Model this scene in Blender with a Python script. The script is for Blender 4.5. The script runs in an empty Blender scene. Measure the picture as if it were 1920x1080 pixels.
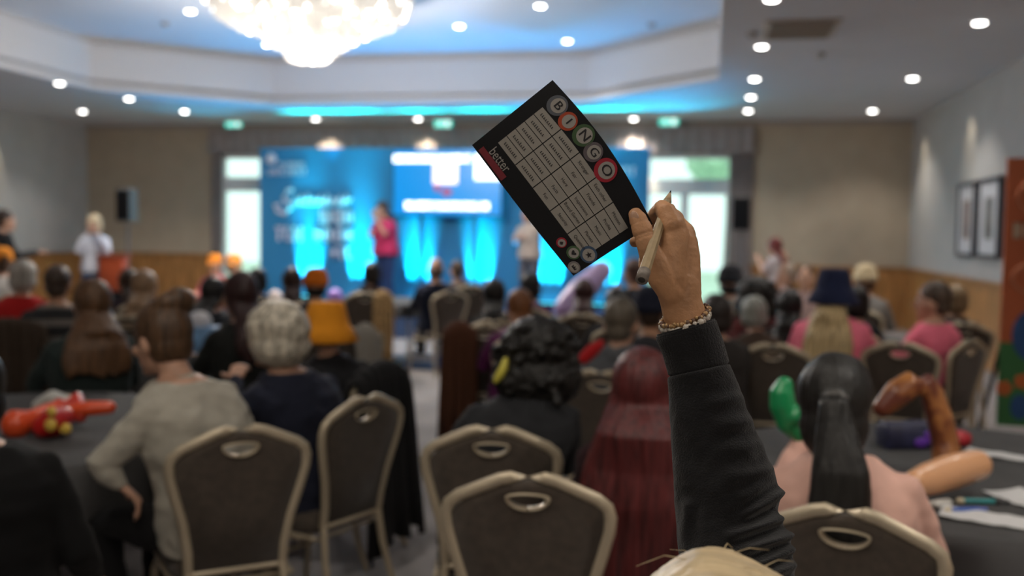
import bpy, math, random
from mathutils import Vector as V, Matrix, noise
random.seed(7)
C = bpy.context.scene.collection
PI = math.pi
R = math.radians
LM = 2.5      # overall lamp level

# ------------------------------------------------------------------ camera frame
F = 1870.0
EYE = V((0, 0, 1.57))
YAW, PITCH, ROLL = R(11.2), math.atan(105 / F), 0.0146
FWD = V((-math.sin(YAW) * math.cos(PITCH), math.cos(YAW) * math.cos(PITCH), -math.sin(PITCH)))
_r0 = FWD.cross(V((0, 0, 1))).normalized()
_u0 = _r0.cross(FWD)
RGT = math.cos(ROLL) * _r0 + math.sin(ROLL) * _u0
UPV = math.cos(ROLL) * _u0 - math.sin(ROLL) * _r0

def ray(px, py): return FWD + RGT * ((px - 960) / F) + UPV * ((540 - py) / F)
def P(px, py, Z): return EYE + ray(px, py) * Z
def on_z(px, py, z):
    d = ray(px, py); return EYE + d * ((z - EYE.z) / d.z)
def on_y(px, py, y):
    d = ray(px, py); return EYE + d * (y / d.y)
def on_x(px, py, x):
    d = ray(px, py); return EYE + d * (x / d.x)
def azim(px, py=500):
    d = ray(px, py); return math.atan2(-d.x, d.y)      # rotation about z that turns +Y onto the view ray

# ------------------------------------------------------------------ materials
MATS = {}
def mat(name, col, rough=0.6, metal=0.0, var=0.0, scale=20.0, bump=0.0, bscale=80.0, stretch=(1, 1, 1), emit=0.0, ecol=None, spec=0.5, sheen=0.0, trans=0.0):
    if name in MATS: return MATS[name]
    m = bpy.data.materials.new(name); m.use_nodes = True
    nt = m.node_tree; b = nt.nodes['Principled BSDF']
    b.inputs['Base Color'].default_value = (*col, 1)
    b.inputs['Roughness'].default_value = rough
    b.inputs['Metallic'].default_value = metal
    b.inputs['Specular IOR Level'].default_value = spec
    if sheen: b.inputs['Sheen Weight'].default_value = sheen
    if trans: b.inputs['Transmission Weight'].default_value = trans
    tc = nt.nodes.new('ShaderNodeTexCoord'); mp = nt.nodes.new('ShaderNodeMapping')
    mp.inputs['Scale'].default_value = stretch
    nt.links.new(tc.outputs['Object'], mp.inputs['Vector'])
    if var:
        n = nt.nodes.new('ShaderNodeTexNoise'); n.inputs['Scale'].default_value = scale; n.inputs['Detail'].default_value = 4
        r = nt.nodes.new('ShaderNodeValToRGB')
        r.color_ramp.elements[0].position = 0.32; r.color_ramp.elements[1].position = 0.68
        r.color_ramp.elements[0].color = (*[max(0, c * (1 - var)) for c in col], 1)
        r.color_ramp.elements[1].color = (*[min(1, c * (1 + var)) for c in col], 1)
        nt.links.new(mp.outputs[0], n.inputs['Vector']); nt.links.new(n.outputs['Fac'], r.inputs['Fac'])
        nt.links.new(r.outputs['Color'], b.inputs['Base Color'])
    if bump:
        n2 = nt.nodes.new('ShaderNodeTexNoise'); n2.inputs['Scale'].default_value = bscale; n2.inputs['Detail'].default_value = 3
        bp = nt.nodes.new('ShaderNodeBump'); bp.inputs['Strength'].default_value = bump; bp.inputs['Distance'].default_value = 0.01
        nt.links.new(mp.outputs[0], n2.inputs['Vector']); nt.links.new(n2.outputs['Fac'], bp.inputs['Height'])
        nt.links.new(bp.outputs['Normal'], b.inputs['Normal'])
    if emit:
        b.inputs['Emission Color'].default_value = (*(ecol or col), 1)
        b.inputs['Emission Strength'].default_value = emit
    MATS[name] = m
    return m
def hexc(r, g, b):
    f = lambda c: ((c / 255 + 0.055) / 1.055) ** 2.4 if c > 10 else c / 255 / 12.92
    return (f(r), f(g), f(b))
def cloth(col, kind='plain', rough=0.85):
    nm = 'cloth_%s_%d_%d_%d' % (kind, *[int(c * 1000) for c in col])
    return mat(nm, col, rough, var=0.07, scale=14, bump=0.25, bscale=260, sheen=0.04, spec=0.2)
def hairm(col, rough=0.45):
    nm = 'hair_%d_%d_%d' % tuple(int(c * 1000) for c in col)
    return mat(nm, col, rough, var=0.5, scale=60, bump=0.35, bscale=110, stretch=(1, 1, 0.09), spec=0.4)
def skinm(col):
    nm = 'skin_%d_%d_%d' % tuple(int(c * 1000) for c in col)
    m = mat(nm, col, 0.5, var=0.12, scale=25, bump=0.12, bscale=180, spec=0.35)
    return m

# ------------------------------------------------------------------ mesh builder
class MB:
    def __init__(s): s.v = []; s.f = []; s.mi = []
    def add(s, vs, fs, mi=0):
        o = len(s.v); s.v += [tuple(v) for v in vs]; s.f += [tuple(i + o for i in f) for f in fs]; s.mi += [mi] * len(fs)
    def loft(s, rings, cap=True, mi=0, closed=True):
        n = len(rings[0]); vs = [p for r in rings for p in r]; fs = []
        for i in range(len(rings) - 1):
            for j in range(n if closed else n - 1):
                k = (j + 1) % n
                fs.append((i * n + j, i * n + k, (i + 1) * n + k, (i + 1) * n + j))
        if cap and closed:
            fs.append(tuple(reversed(range(n)))); fs.append(tuple(range((len(rings) - 1) * n, len(rings) * n)))
        s.add(vs, fs, mi)
    def box(s, lo, hi, mi=0, M=None):
        x0, y0, z0 = lo; x1, y1, z1 = hi
        vs = [V(p) for p in ((x0, y0, z0), (x1, y0, z0), (x1, y1, z0), (x0, y1, z0), (x0, y0, z1), (x1, y0, z1), (x1, y1, z1), (x0, y1, z1))]
        if M: vs = [M @ v for v in vs]
        s.add(vs, [(3, 2, 1, 0), (4, 5, 6, 7), (0, 1, 5, 4), (1, 2, 6, 5), (2, 3, 7, 6), (3, 0, 4, 7)], mi)
    def ell(s, c, r, n=16, m=10, M=None, mi=0, fn=None):
        c = V(c); rings = []
        for i in range(m + 1):
            t = PI * (i if 0 < i < m else (0.02 if i == 0 else m - 0.02)) / m
            ring = []
            for j in range(n):
                a = 2 * PI * j / n
                d = V((math.sin(t) * math.cos(a) * r[0], math.sin(t) * math.sin(a) * r[1], -math.cos(t) * r[2]))
                if M: d = M @ d
                ring.append(c + d)
            rings.append(ring)
        s.loft(rings, mi=mi)
    def chain(s, pts, rad, n=12, side=None, caps=True, mi=0):
        pts = [V(p) for p in pts]; rad = [(r, r) if not isinstance(r, tuple) else r for r in rad]
        tang = []
        for i in range(len(pts)):
            a = pts[max(0, i - 1)]; b = pts[min(len(pts) - 1, i + 1)]
            t = (b - a); tang.append(t.normalized() if t.length > 1e-9 else V((0, 0, 1)))
        ref = V(side) if side is not None else (V((1, 0, 0)) if abs(tang[0].x) < 0.8 else V((0, 1, 0)))
        rings = []
        def ring(c, t, ra, rb):
            u = (ref - t * ref.dot(t)).normalized(); w = t.cross(u)
            return [c + u * (ra * math.cos(2 * PI * j / n)) + w * (rb * math.sin(2 * PI * j / n)) for j in range(n)]
        if caps:
            for q in (0.97, 0.75, 0.42):
                k = math.sqrt(1 - q * q); m_ = (rad[0][0] + rad[0][1]) / 2
                rings.append(ring(pts[0] - tang[0] * (m_ * q), tang[0], rad[0][0] * k, rad[0][1] * k))
        for i, p in enumerate(pts): rings.append(ring(p, tang[i], *rad[i]))
        if caps:
            for q in (0.42, 0.75, 0.97):
                k = math.sqrt(1 - q * q); m_ = (rad[-1][0] + rad[-1][1]) / 2
                rings.append(ring(pts[-1] + tang[-1] * (m_ * q), tang[-1], rad[-1][0] * k, rad[-1][1] * k))
        s.loft(rings, mi=mi)
    def lathe(s, prof, c=(0, 0, 0), n=32, mi=0, cap=True, M=None):
        c = V(c); rings = []
        for r, z in prof:
            ring = [V((r * math.cos(2 * PI * j / n), r * math.sin(2 * PI * j / n), z)) for j in range(n)]
            rings.append([c + (M @ p if M else p) for p in ring])
        s.loft(rings, cap=cap, mi=mi)
    def torus(s, c, R_, r_, n=32, m=10, M=None, mi=0):
        c = V(c); rings = []
        vs = []; fs = []
        for i in range(n):
            a = 2 * PI * i / n
            for j in range(m):
                b = 2 * PI * j / m
                p = V(((R_ + r_ * math.cos(b)) * math.cos(a), (R_ + r_ * math.cos(b)) * math.sin(a), r_ * math.sin(b)))
                vs.append(c + (M @ p if M else p))
        for i in range(n):
            for j in range(m):
                fs.append((i * m + j, ((i + 1) % n) * m + j, ((i + 1) % n) * m + (j + 1) % m, i * m + (j + 1) % m))
        s.add(vs, fs, mi)
    def tri(s, rings): pass
    def mesh(s, name='mesh', smooth=True):
        me = bpy.data.meshes.new(name); me.from_pydata(s.v, [], s.f); me.update()
        if any(s.mi): me.polygons.foreach_set('material_index', s.mi)
        if smooth: me.polygons.foreach_set('use_smooth', [True] * len(me.polygons))
        return me

def remesh(mb, vox=0.01, smooth=3, disp=None):
    """merge all the closed pieces into one continuous surface"""
    me = mb.mesh('tmp'); o = bpy.data.objects.new('tmp', me); C.objects.link(o)
    md = o.modifiers.new('r', 'REMESH'); md.mode = 'VOXEL'; md.voxel_size = vox; md.use_smooth_shade = True
    if smooth:
        sm = o.modifiers.new('s', 'SMOOTH'); sm.factor = 0.5; sm.iterations = smooth
    dg = bpy.context.evaluated_depsgraph_get()
    out = bpy.data.meshes.new_from_object(o.evaluated_get(dg))
    bpy.data.objects.remove(o); bpy.data.meshes.remove(me)
    if disp:
        ns = [v.normal.copy() for v in out.vertices]
        for v, nn in zip(out.vertices, ns): v.co += nn * disp(v.co, nn)
    out.polygons.foreach_set('use_smooth', [True] * len(out.polygons))
    out.materials.clear()
    return out

# ------------------------------------------------------------------ object helpers
def link(name, me, m=None, parent=None, loc=None, rot=None):
    o = bpy.data.objects.new(name, me); C.objects.link(o)
    if m is not None:
        ms = m if isinstance(m, (list, tuple)) else [m]
        if len(me.materials) < len(ms):
            for x in ms[len(me.materials):]: me.materials.append(x)
        for i, x in enumerate(ms):
            if me.materials[i] is not x:
                o.material_slots[i].link = 'OBJECT'; o.material_slots[i].material = x
    if parent: o.parent = parent
    if loc is not None: o.location = loc
    if rot is not None: o.rotation_euler = rot
    return o
def part(name, mb, m, parent, smooth=True, bevel=0, autosm=False):
    o = link(name, mb.mesh(name, smooth), m, parent)
    if bevel:
        b = o.modifiers.new('bevel', 'BEVEL'); b.width = bevel; b.segments = 2; b.limit_method = 'ANGLE'
    return o
def tag(o, label, cat, group=None, kind=None):
    o['label'] = label; o['category'] = cat
    if group: o['group'] = group
    if kind: o['kind'] = kind
    return o
def thing(name, label, cat, loc=(0, 0, 0), rz=0, group=None, scale=1):
    o = bpy.data.objects.new(name, None); C.objects.link(o); o.empty_display_size = 0.1
    o.location = loc; o.rotation_euler = (0, 0, rz); o.scale = (scale,) * 3
    return tag(o, label, cat, group)
def solo(name, mb, m, label, cat, group=None, loc=None, rot=None, smooth=True, bevel=0):
    o = link(name, mb.mesh(name, smooth), m, None, loc, rot)
    if bevel:
        b = o.modifiers.new('bevel', 'BEVEL'); b.width = bevel; b.segments = 2; b.limit_method = 'ANGLE'
    return tag(o, label, cat, group)
def struct(name, mb, m, parent=None, smooth=False):
    o = link(name, mb.mesh(name, smooth), m, parent)
    if not parent: o['kind'] = 'structure'
    return o
def lamp(kind, loc, energy, col=(1, 1, 1), size=0.1, aim=None, angle=90, blend=0.5):
    l = bpy.data.lights.new(kind.lower() + '_light', kind); l.energy = energy * LM; l.color = col
    if kind == 'AREA': l.size = size
    else: l.shadow_soft_size = size
    if kind == 'SPOT': l.spot_size = R(angle); l.spot_blend = blend
    o = bpy.data.objects.new(l.name, l); C.objects.link(o); o.location = loc
    if aim is not None: o.rotation_euler = (V(aim) - V(loc)).to_track_quat('-Z', 'Y').to_euler()
    return o
# ------------------------------------------------------------------ the room
YF, XR, XL, YB, ZC, ZT = 18.0, 3.32, -12.25, -3.5, 3.57, 4.33
M_wall = mat('wall_tan_paint', (0.40, 0.33, 0.25), 0.9, var=0.05, scale=3)
M_side = mat('wall_grey_paint', (0.42, 0.41, 0.40), 0.9, var=0.05, scale=3)
M_ceil = mat('ceiling_paint', (0.63, 0.63, 0.65), 0.95, var=0.02, scale=2)
M_wood = mat('dado_oak', (0.36, 0.17, 0.055), 0.42, var=0.3, scale=6, stretch=(3, 3, 0.5))
M_woodr = mat('dado_oak_rail', (0.30, 0.14, 0.05), 0.4, var=0.3, scale=8)
M_white = mat('white_gloss_trim', (0.7, 0.7, 0.7), 0.5)
M_black = mat('black_plastic', (0.008, 0.008, 0.009), 0.7, spec=.2)
M_steel = mat('brushed_steel', (0.55, 0.55, 0.55), 0.35, metal=0.8)

def carpet():
    m = mat('grey_carpet', (0.27, 0.25, 0.25), 0.95, var=0.16, scale=2.2, bump=0.4, bscale=400)
    return m
fl = MB(); fl.box((XL, YB, -0.06), (XR, YF, 0)); struct('floor', fl, carpet())

W1 = (on_y(415, 400, YF).x, on_y(640, 400, YF).x)      # left glazed doors (mostly behind the backdrop)
W2 = (on_y(1110, 400, YF).x, on_y(1372, 400, YF).x)
WT, WM1, WM0 = 2.98, 2.55, 2.28
def wall_far():
    m = MB()
    for a, b in ((XL, W1[0]), (W1[1], W2[0]), (W2[1], XR)): m.box((a, YF, 0), (b, YF + 0.25, ZC))
    for w in (W1, W2):
        m.box((w[0], YF, WT), (w[1], YF + 0.25, ZC))
    return m
struct('wall_back', wall_far(), M_wall)
m = MB(); m.box((XR, YB, 0), (XR + 0.2, YF + 0.25, ZC)); struct('wall_right', m, M_side)
m = MB(); m.box((XL - 0.2, YB, 0), (XL, YF + 0.25, ZC)); struct('wall_left', m, M_side)
m = MB(); m.box((XL, YB - 0.2, 0), (XR, YB, ZC)); struct('wall_front', m, M_side)
# dado panelling with a rail
def dado(name, boxes, rail):
    m = MB()
    for b in boxes: m.box(*b)
    o = struct(name, m, M_wood)
    m = MB()
    for b in rail: m.box(*b)
    r = link(name + '_rail', m.mesh('rail', False), M_woodr, o); r.name = 'rail'
segs = ((XL, W1[0] - 0.15), (W2[1] + 0.15, XR))
dado('trim_1', [((a, YF - 0.03, 0), (b, YF, 1.0)) for a, b in segs], [((a, YF - 0.05, 1.0), (b, YF, 1.06)) for a, b in segs])
dado('trim_2', [((XR - 0.03, YB, 0), (XR, YF - 0.03, 1.0))], [((XR - 0.05, YB, 1.0), (XR, YF - 0.05, 1.06))])
dado('trim_3', [((XL, YB, 0), (XL + 0.03, YF - 0.03, 1.0))], [((XL, YB, 1.0), (XL + 0.05, YF - 0.05, 1.06))])
# ceiling: soffit with an octagonal raised tray
TX0, TX1, TY0, TY1, CH = -8.95, 0.05, 1.2, 15.2, 1.95
oct_ = [(TX0 + CH, TY1), (TX1 - CH, TY1), (TX1, TY1 - CH), (TX1, TY0 + CH), (TX1 - CH, TY0), (TX0 + CH, TY0), (TX0, TY0 + CH), (TX0, TY1 - CH)]
outer = [(-7.0, YF), (-1.9, YF), (XR, TY1 - CH), (XR, TY0 + CH), (-1.9, YB), (-7.0, YB), (XL, TY0 + CH), (XL, TY1 - CH)]
corners = {1: (XR, YF), 3: (XR, YB), 5: (XL, YB), 7: (XL, YF)}
m = MB()
vs = [(x, y, ZC) for x, y in oct_] + [(x, y, ZC) for x, y in outer]
fs = [(i, (i + 1) % 8, 8 + (i + 1) % 8, 8 + i) for i in range(8)]
m.add(vs, fs)
for k, (x, y) in corners.items():
    a = outer[k]; b = outer[(k + 1) % 8]; m.add([(a[0], a[1], ZC), (x, y, ZC), (b[0], b[1], ZC)], [(0, 1, 2)])
struct('ceiling', m, M_ceil)
def sc(p, k): return (p[0] + (1 if p[0] < -4.45 else -1) * k, p[1] + (1 if p[1] < 8.2 else -1) * k)
m = MB()   # fascia with a stepped cornice
rings = []
for k, z in ((0, ZC), (0, ZC + 0.05), (-0.09, ZC + 0.07), (-0.09, ZC + 0.12), (0.0, ZC + 0.15), (0.0, ZT - 0.1), (-0.05, ZT - 0.04), (0.02, ZT)):
    rings.append([V((*sc(p, k), z)) for p in oct_])
m.loft(rings, cap=False); struct('trim_4', m, mat('tray_fascia_paint', (0.58, 0.575, 0.585), 0.85))
m = MB(); m.add([(x, y, ZT) for x, y in [sc(p, -0.1) for p in oct_]], [tuple(range(8))])
m.add([(XL, YB, ZT + 0.3), (XR, YB, ZT + 0.3), (XR, YF + .25, ZT + 0.3), (XL, YF + .25, ZT + 0.3)], [(0, 1, 2, 3)])
struct('ceiling_2', m, M_ceil)
m = MB(); m.box((XL, YF - 0.06, ZC - 0.09), (XR, YF, ZC)); struct('trim_5', m, mat('cornice_paint', (0.33, 0.28, 0.24), 0.8))

# glazed doors
M_frame = mat('upvc_frame', (0.72, 0.73, 0.74), 0.4)
def pane_mat():
    m = bpy.data.materials.new('window_glass'); m.use_nodes = True; nt = m.node_tree
    b = nt.nodes['Principled BSDF']; b.inputs['Base Color'].default_value = (0.9, 1, 0.97, 1); b.inputs['Roughness'].default_value = 0.02
    t = nt.nodes.new('ShaderNodeBsdfTransparent'); t.inputs['Color'].default_value = (0.93, 1, 0.98, 1)
    mx = nt.nodes.new('ShaderNodeMixShader'); mx.inputs['Fac'].default_value = 0.06
    nt.links.new(t.outputs[0], mx.inputs[1]); nt.links.new(b.outputs[0], mx.inputs[2]); nt.links.new(mx.outputs[0], nt.nodes['Material Output'].inputs['Surface'])
    return m
M_pane = pane_mat()
for i, w in enumerate((W1, W2)):
    f = MB(); a, b = w; y0, y1 = YF + 0.02, YF + 0.10; t = 0.07
    f.box((a, y0, 0), (a + t, y1, WT)); f.box((b - t, y0, 0), (b, y1, WT)); f.box((a, y0, WT - t), (b, y1, WT))
    f.box((a, y0 - 0.02, WM0), (b, y1, WM1)); f.box((a, y0, 0), (b, y1, 0.2))
    n = 3 if i else 2
    for k in range(1, n):
        x = a + (b - a) * k / n; f.box((x - 0.07, y0, 0), (x + 0.07, y1, WM0)); 
    o = struct('window_%d' % (i + 1), f, M_frame)
    g = MB(); g.box((a + t, YF + 0.055, WM1), (b - t, YF + 0.065, WT - t)); g.box((a + t, YF + 0.055, 0.2), (b - t, YF + 0.065, WM0))
    link('pane', g.mesh('pane', False), M_pane, o)
# pelmet and curtains
M_curt = mat('mauve_grey_curtain', (0.29, 0.25, 0.245), 0.9, var=0.12, scale=8)
px0, px1 = on_y(398, 300, YF).x, on_y(1412, 300, YF).x
f = MB(); n = 240; rings = []
for z in (WT + 0.02, WT + 0.2, ZC - 0.12):
    rings.append([V((px0 + (px1 - px0) * j / n, YF - 0.16 + 0.025 * math.sin(j * 1.15) * (1.0 if z < ZC - .2 else .4), z)) for j in range(n + 1)])
f.loft(rings, cap=False, closed=False)
tag(link('curtain_valance', f.mesh('v'), M_curt), 'mauve grey pleated valance running across the far wall above the glazed doors', 'valance')
def curtain(x0, x1, label):
    f = MB(); n = 60; rings = []
    for q in range(9):
        z = 0.03 + (ZC - 0.2) * q / 8
        rings.append([V((x0 + (x1 - x0) * j / n, YF - 0.07 + 0.03 * math.sin(j * 0.9 + 0.3 * math.sin(q)), z)) for j in range(n + 1)])
    f.loft(rings, cap=False, closed=False)
    tag(link('curtain', f.mesh('c'), M_curt), label, 'curtain', 'long curtains on the far wall')
curtain(on_y(400, 400, YF).x, W1[0] + 0.05, 'long grey curtain hanging left of the left glazed door')
curtain(W2[1] - 0.05, on_y(1410, 400, YF).x, 'long grey curtain hanging right of the right glazed door, behind a black speaker')
# garden outside
M_leaf = mat('garden_leaves', (0.42, 0.62, 0.44), 0.8, var=0.35, scale=6)
def tree(x, y, z, r, label):
    t = thing('tree', label, 'tree', (x, y, 0), 0, 'trees in the garden outside')
    tr = MB(); tr.chain([(0, 0, -0.2), (0.05, 0, z * 0.5), (0, 0, z)], [0.16, 0.13, 0.08]); part('trunk', tr, mat('tree_bark', (0.1, 0.07, 0.05), 0.9), t)
    c = MB()
    for i in range(14):
        a = random.random() * 6.28; q = random.random()
        c.ell((r * 0.6 * math.cos(a) * q, r * 0.6 * math.sin(a) * q, z + r * (random.random() - .3)), (r * .55,) * 3, 10, 7)
    me = remesh(c, 0.12, 1, lambda p, n: 0.12 * noise.noise(p * 4))
    link('crown', me, M_leaf, t)
m = MB(); m.box((-24, YF + 0.3, -0.12), (16, 45, -0.05)); struct('ground', m, mat('lawn', (0.55, 0.68, 0.55), 0.95, var=0.4, scale=3))
tree(0.6, 38, 4.6, 1.6, 'leafy green tree seen through the top pane of the right glazed door')
tree(4.4, 42, 4.2, 2.0, 'leafy tree further back beyond the right glazed door')
tree(-13.6, 40, 1.6, 1.2, 'low tree in the garden beyond the left glazed door')

# exit signs
def exit_sign(px, py, label):
    p = on_y(px, py, YF - 0.35)
    t = thing('exit_sign', label, 'exit sign', p, 0, 'green exit signs along the far wall')
    b = MB(); b.box((-0.17, 0, -0.09), (0.17, 0.03, 0.09)); b.box((-0.02, 0.0, 0.09), (0.02, 0.03, ZC - p.z - 0.0)); part('housing', b, M_white, t, False, 0.004)
    g = MB(); g.box((-0.16, -0.004, -0.08), (0.16, 0.001, 0.08)); part('sign_face', g, mat('exit_green', (0.0, 0.35, 0.25), 0.4, emit=1.3, ecol=(0.06, 0.75, 0.62)), t, False)
    s = MB(); y = -0.006
    s.ell((-0.035, y, 0.052), (0.014, 0.002, 0.014)); s.chain([(-0.045, y, 0.03), (-0.06, y, -0.015)], [(0.013, 0.002)] * 2, side=(1, 0, 0))
    s.chain([(-0.06, y, -0.015), (-0.03, y, -0.04), (-0.045, y, -0.07)], [(0.009, .002)] * 3, side=(1, 0, 0)); s.chain([(-0.06, y, -0.015), (-0.1, y, -0.035)], [(0.009, .002)] * 2, side=(1, 0, 0))
    s.chain([(-0.045, y, 0.03), (-0.015, y, 0.01), (0.005, y, 0.025)], [(0.007, .002)] * 3, side=(1, 0, 0))
    s.box((0.05, y, -0.07), (0.115, y + .004, 0.065))
    part('pictogram', s, mat('exit_white', (0.8, 0.9, 0.85), 0.5, emit=1.5), t)
exit_sign(438, 230, 'green running man exit sign above the left glazed door')
exit_sign(831, 230, 'green running man exit sign above the middle of the blue backdrop')
exit_sign(1254, 226, 'green running man exit sign above the right glazed door')

# downlights
M_glow = mat('downlight_lens', (1, 1, 1), 0.5, emit=16, ecol=(1, 0.97, 0.92))
_dl = {}
def downlight(px, py, z, label, watts=44, loc=None):
    p = loc or on_z(px, py, z)
    t = thing('ceiling_downlight', label, 'ceiling light', (p.x, p.y, z), 0, 'recessed downlights in the ceiling')
    if not _dl:
        a = MB(); a.lathe([(0.078, -0.002), (0.078, -0.010), (0.06, -0.012), (0.056, -0.002)], n=28, cap=False); _dl['trim_ring'] = a.mesh('ring')
        b = MB(); b.lathe([(0.058, -0.006), (0.052, -0.018), (0.03, -0.024), (0.001, -0.026)], n=24, cap=False); _dl['lens'] = b.mesh('lens')
    link('trim_ring', _dl['trim_ring'], M_white, t); link('lens', _dl['lens'], M_glow, t)
    lamp('SPOT', (p.x, p.y, z - 0.03), watts, (1, 0.93, 0.84), 0.05, (p.x, p.y, 0), 115, 0.6)
DL = [(112, 155, ZC, 'downlight nearest the left edge, in the soffit below the tray'), (155, 208, ZC, 'downlight by the far left corner of the room'),
 (242, 184, ZC, 'downlight in the soffit just below the lit left cornice'), (346, 208, ZC, 'downlight between the far left corner and the left exit sign'),
 (592, 222, ZC, 'downlight over the left end of the blue backdrop'), (784, 222, ZC, 'downlight over the middle of the blue backdrop, beside the middle exit sign'),
 (1188, 222, ZC, 'downlight over the right end of the blue backdrop'), (1403, 207, ZC, 'farthest downlight of the right-hand column of four'),
 (1408, 181, ZC, 'second farthest downlight of the right-hand column of four'), (1415, 147, ZC, 'third downlight of the right-hand column, counting from the far wall'),
 (1428, 86, ZC, 'downlight beside the brown ceiling vent'), (1447, -3, ZC, 'downlight cut by the top edge right of the tray'),
 (1636, 207, ZC, 'downlight near the far right corner of the room'), (1711, 146, ZC, 'middle downlight of the row along the right wall'),
 (1837, 41, ZC, 'nearest downlight of the row along the right wall'),
 (357, 20, ZT, 'downlight in the raised tray, left of the chandelier'), (501, 83, ZT, 'downlight at the lower left edge of the chandelier'),
 (861, 48, ZT, 'downlight in the raised tray, right of the chandelier'), (1013, 10, ZT, 'nearest downlight on the right side of the raised tray'),
 (1064, 76, ZT, 'downlight in the raised tray by its far right chamfer')]
for d in DL: downlight(d[0], d[1], d[2], 'round white ' + d[3])
for px, py in ((592, 222), (784, 222), (1188, 222)):
    p = on_z(px, py, ZC); lamp('SPOT', (p.x, p.y + .02, ZC - .05), 70, (1, 0.86, 0.60), 0.03, (p.x, YF - .14, ZC - .72), 48, 0.6)
for y_ in (14.1, 17.0): lamp('SPOT', (XR - .35, y_, ZC - .05), 10, (1, 0.84, 0.6), 0.03, (XR, y_, ZC - 1.0), 50, 0.6)
lamp('SPOT', (XL + .4, 15.2, ZC - .05), 16, (1, 0.84, 0.6), 0.03, (XL, 15.2, ZC - 1.0), 50, 0.6)
# more of the same fittings carry on over the rest of the room
for x, y in ((1.9, 8.3), (1.9, 5.2), (1.9, 2.2), (1.9, -1.0), (-10.6, 9), (-10.6, 6), (-10.6, 3)):
    downlight(0, 0, ZC, 'round white downlight out of frame, %.0f metres along the %s soffit' % (y, 'right' if x > 0 else 'left'), 85 if (x > 0 and y < 3) else 36, V((x, y, ZC)))
for x, y in ((-2.0, 4.0), (-7.0, 4.0), (-2.2, 7.5), (-7.2, 7.5)):
    downlight(0, 0, ZT, 'round white downlight out of frame, %.0f metres along the %s of the tray' % (y * 2, 'right' if x > -4 else 'left'), 36, V((x, y, ZT)))

# ceiling vent, smoke detectors
p0 = on_z(1446, 70, ZC); p1 = on_z(1556, 70, ZC); pc = on_z(1500, 53, ZC)
t = thing('ceiling_vent', 'brown slatted air vent in the ceiling right of the tray', 'air vent', pc)
w = abs(p1.x - p0.x) / 2
b = MB(); b.box((-w - .06, -0.42, -0.02), (w + .06, 0.42, -0.001)); part('frame', b, mat('vent_frame', (0.5, 0.45, 0.4), 0.6), t, False, 0.004)
for k in range(9):
    b = MB(); y = -0.36 + k * 0.09; b.box((-w, y - 0.035, -0.032), (w, y + 0.03, -0.021)); part('slat', b, mat('vent_slat', (0.26, 0.2, 0.15), 0.6), t, False)
for px, py, z, lb in ((310, 42, ZT, 'small grey smoke detector in the tray ceiling left of the chandelier'), (1222, 44, ZT, 'small grey smoke detector in the tray ceiling near its right chamfer'),
                      (1410, 61, ZC, 'small dark sensor beside the brown ceiling vent'), (1538, 100, ZC, 'small smoke detector between the ceiling vent and the right wall')):
    b = MB(); b.lathe([(0.001, -0.05), (0.035, -0.05), (0.055, -0.03), (0.06, 0)], n=24)
    p = on_z(px, py, z); solo('smoke_detector', b, mat('detector_grey', (0.35, 0.34, 0.34), 0.6), lb, 'smoke detector', None, (p.x, p.y, z - 0.001))

# framed pictures on the right wall
def picture(y0, y1, zc, h, label, tone):
    t = thing('framed_picture', label, 'picture', (XR, (y0 + y1) / 2, zc - h / 2), 0, 'framed pictures on the right wall')
    w = abs(y1 - y0) / 2; fr = 0.05
    b = MB(); b.box((-0.04, -w, 0), (0, -w + fr, h)); b.box((-0.04, w - fr, 0), (0, w, h)); b.box((-0.04, -w, 0), (0, w, fr)); b.box((-0.04, -w, h - fr), (0, w, h))
    part('frame', b, mat('navy_black_frame', (0.012, 0.015, 0.028), 0.35), t, False, 0.004)
    b = MB(); b.box((-0.015, -w + fr, fr), (-0.008, w - fr, h - fr)); part('mount', b, mat('picture_mount', (0.62, 0.62, 0.66), 0.4), t, False)
    b = MB(); b.box((-0.018, -w * .38, h * .24), (-0.0152, w * .38, h * .76)); part('print', b, mat('picture_print_%s' % label[:5], tone, 0.5, var=0.5, scale=4), t, False)
picture(14.55, 13.68, 1.82, 0.98, 'farthest of the three dark framed pictures on the right wall, reddish print', (0.22, 0.14, 0.12))
picture(13.5, 12.55, 1.82, 0.98, 'middle dark framed picture on the right wall, grey print', (0.2, 0.19, 0.18))
picture(12.4, 11.4, 1.82, 0.98, 'nearest dark framed picture, partly behind the orange banner', (0.2, 0.22, 0.3))

# unseen soft area lamps added overhead to fill the near end of the room
for x, y, e in ((-3.2, -1.6, 13), (1.6, -1.6, 15), (-1.0, 1.2, 13)):
    lamp('AREA', (x, y, ZC - 0.05), e, (1, 0.90, 0.78), 1.6, (x * .4, 4.2, .9) if y < 0 else (x, y + .2, 0))
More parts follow.
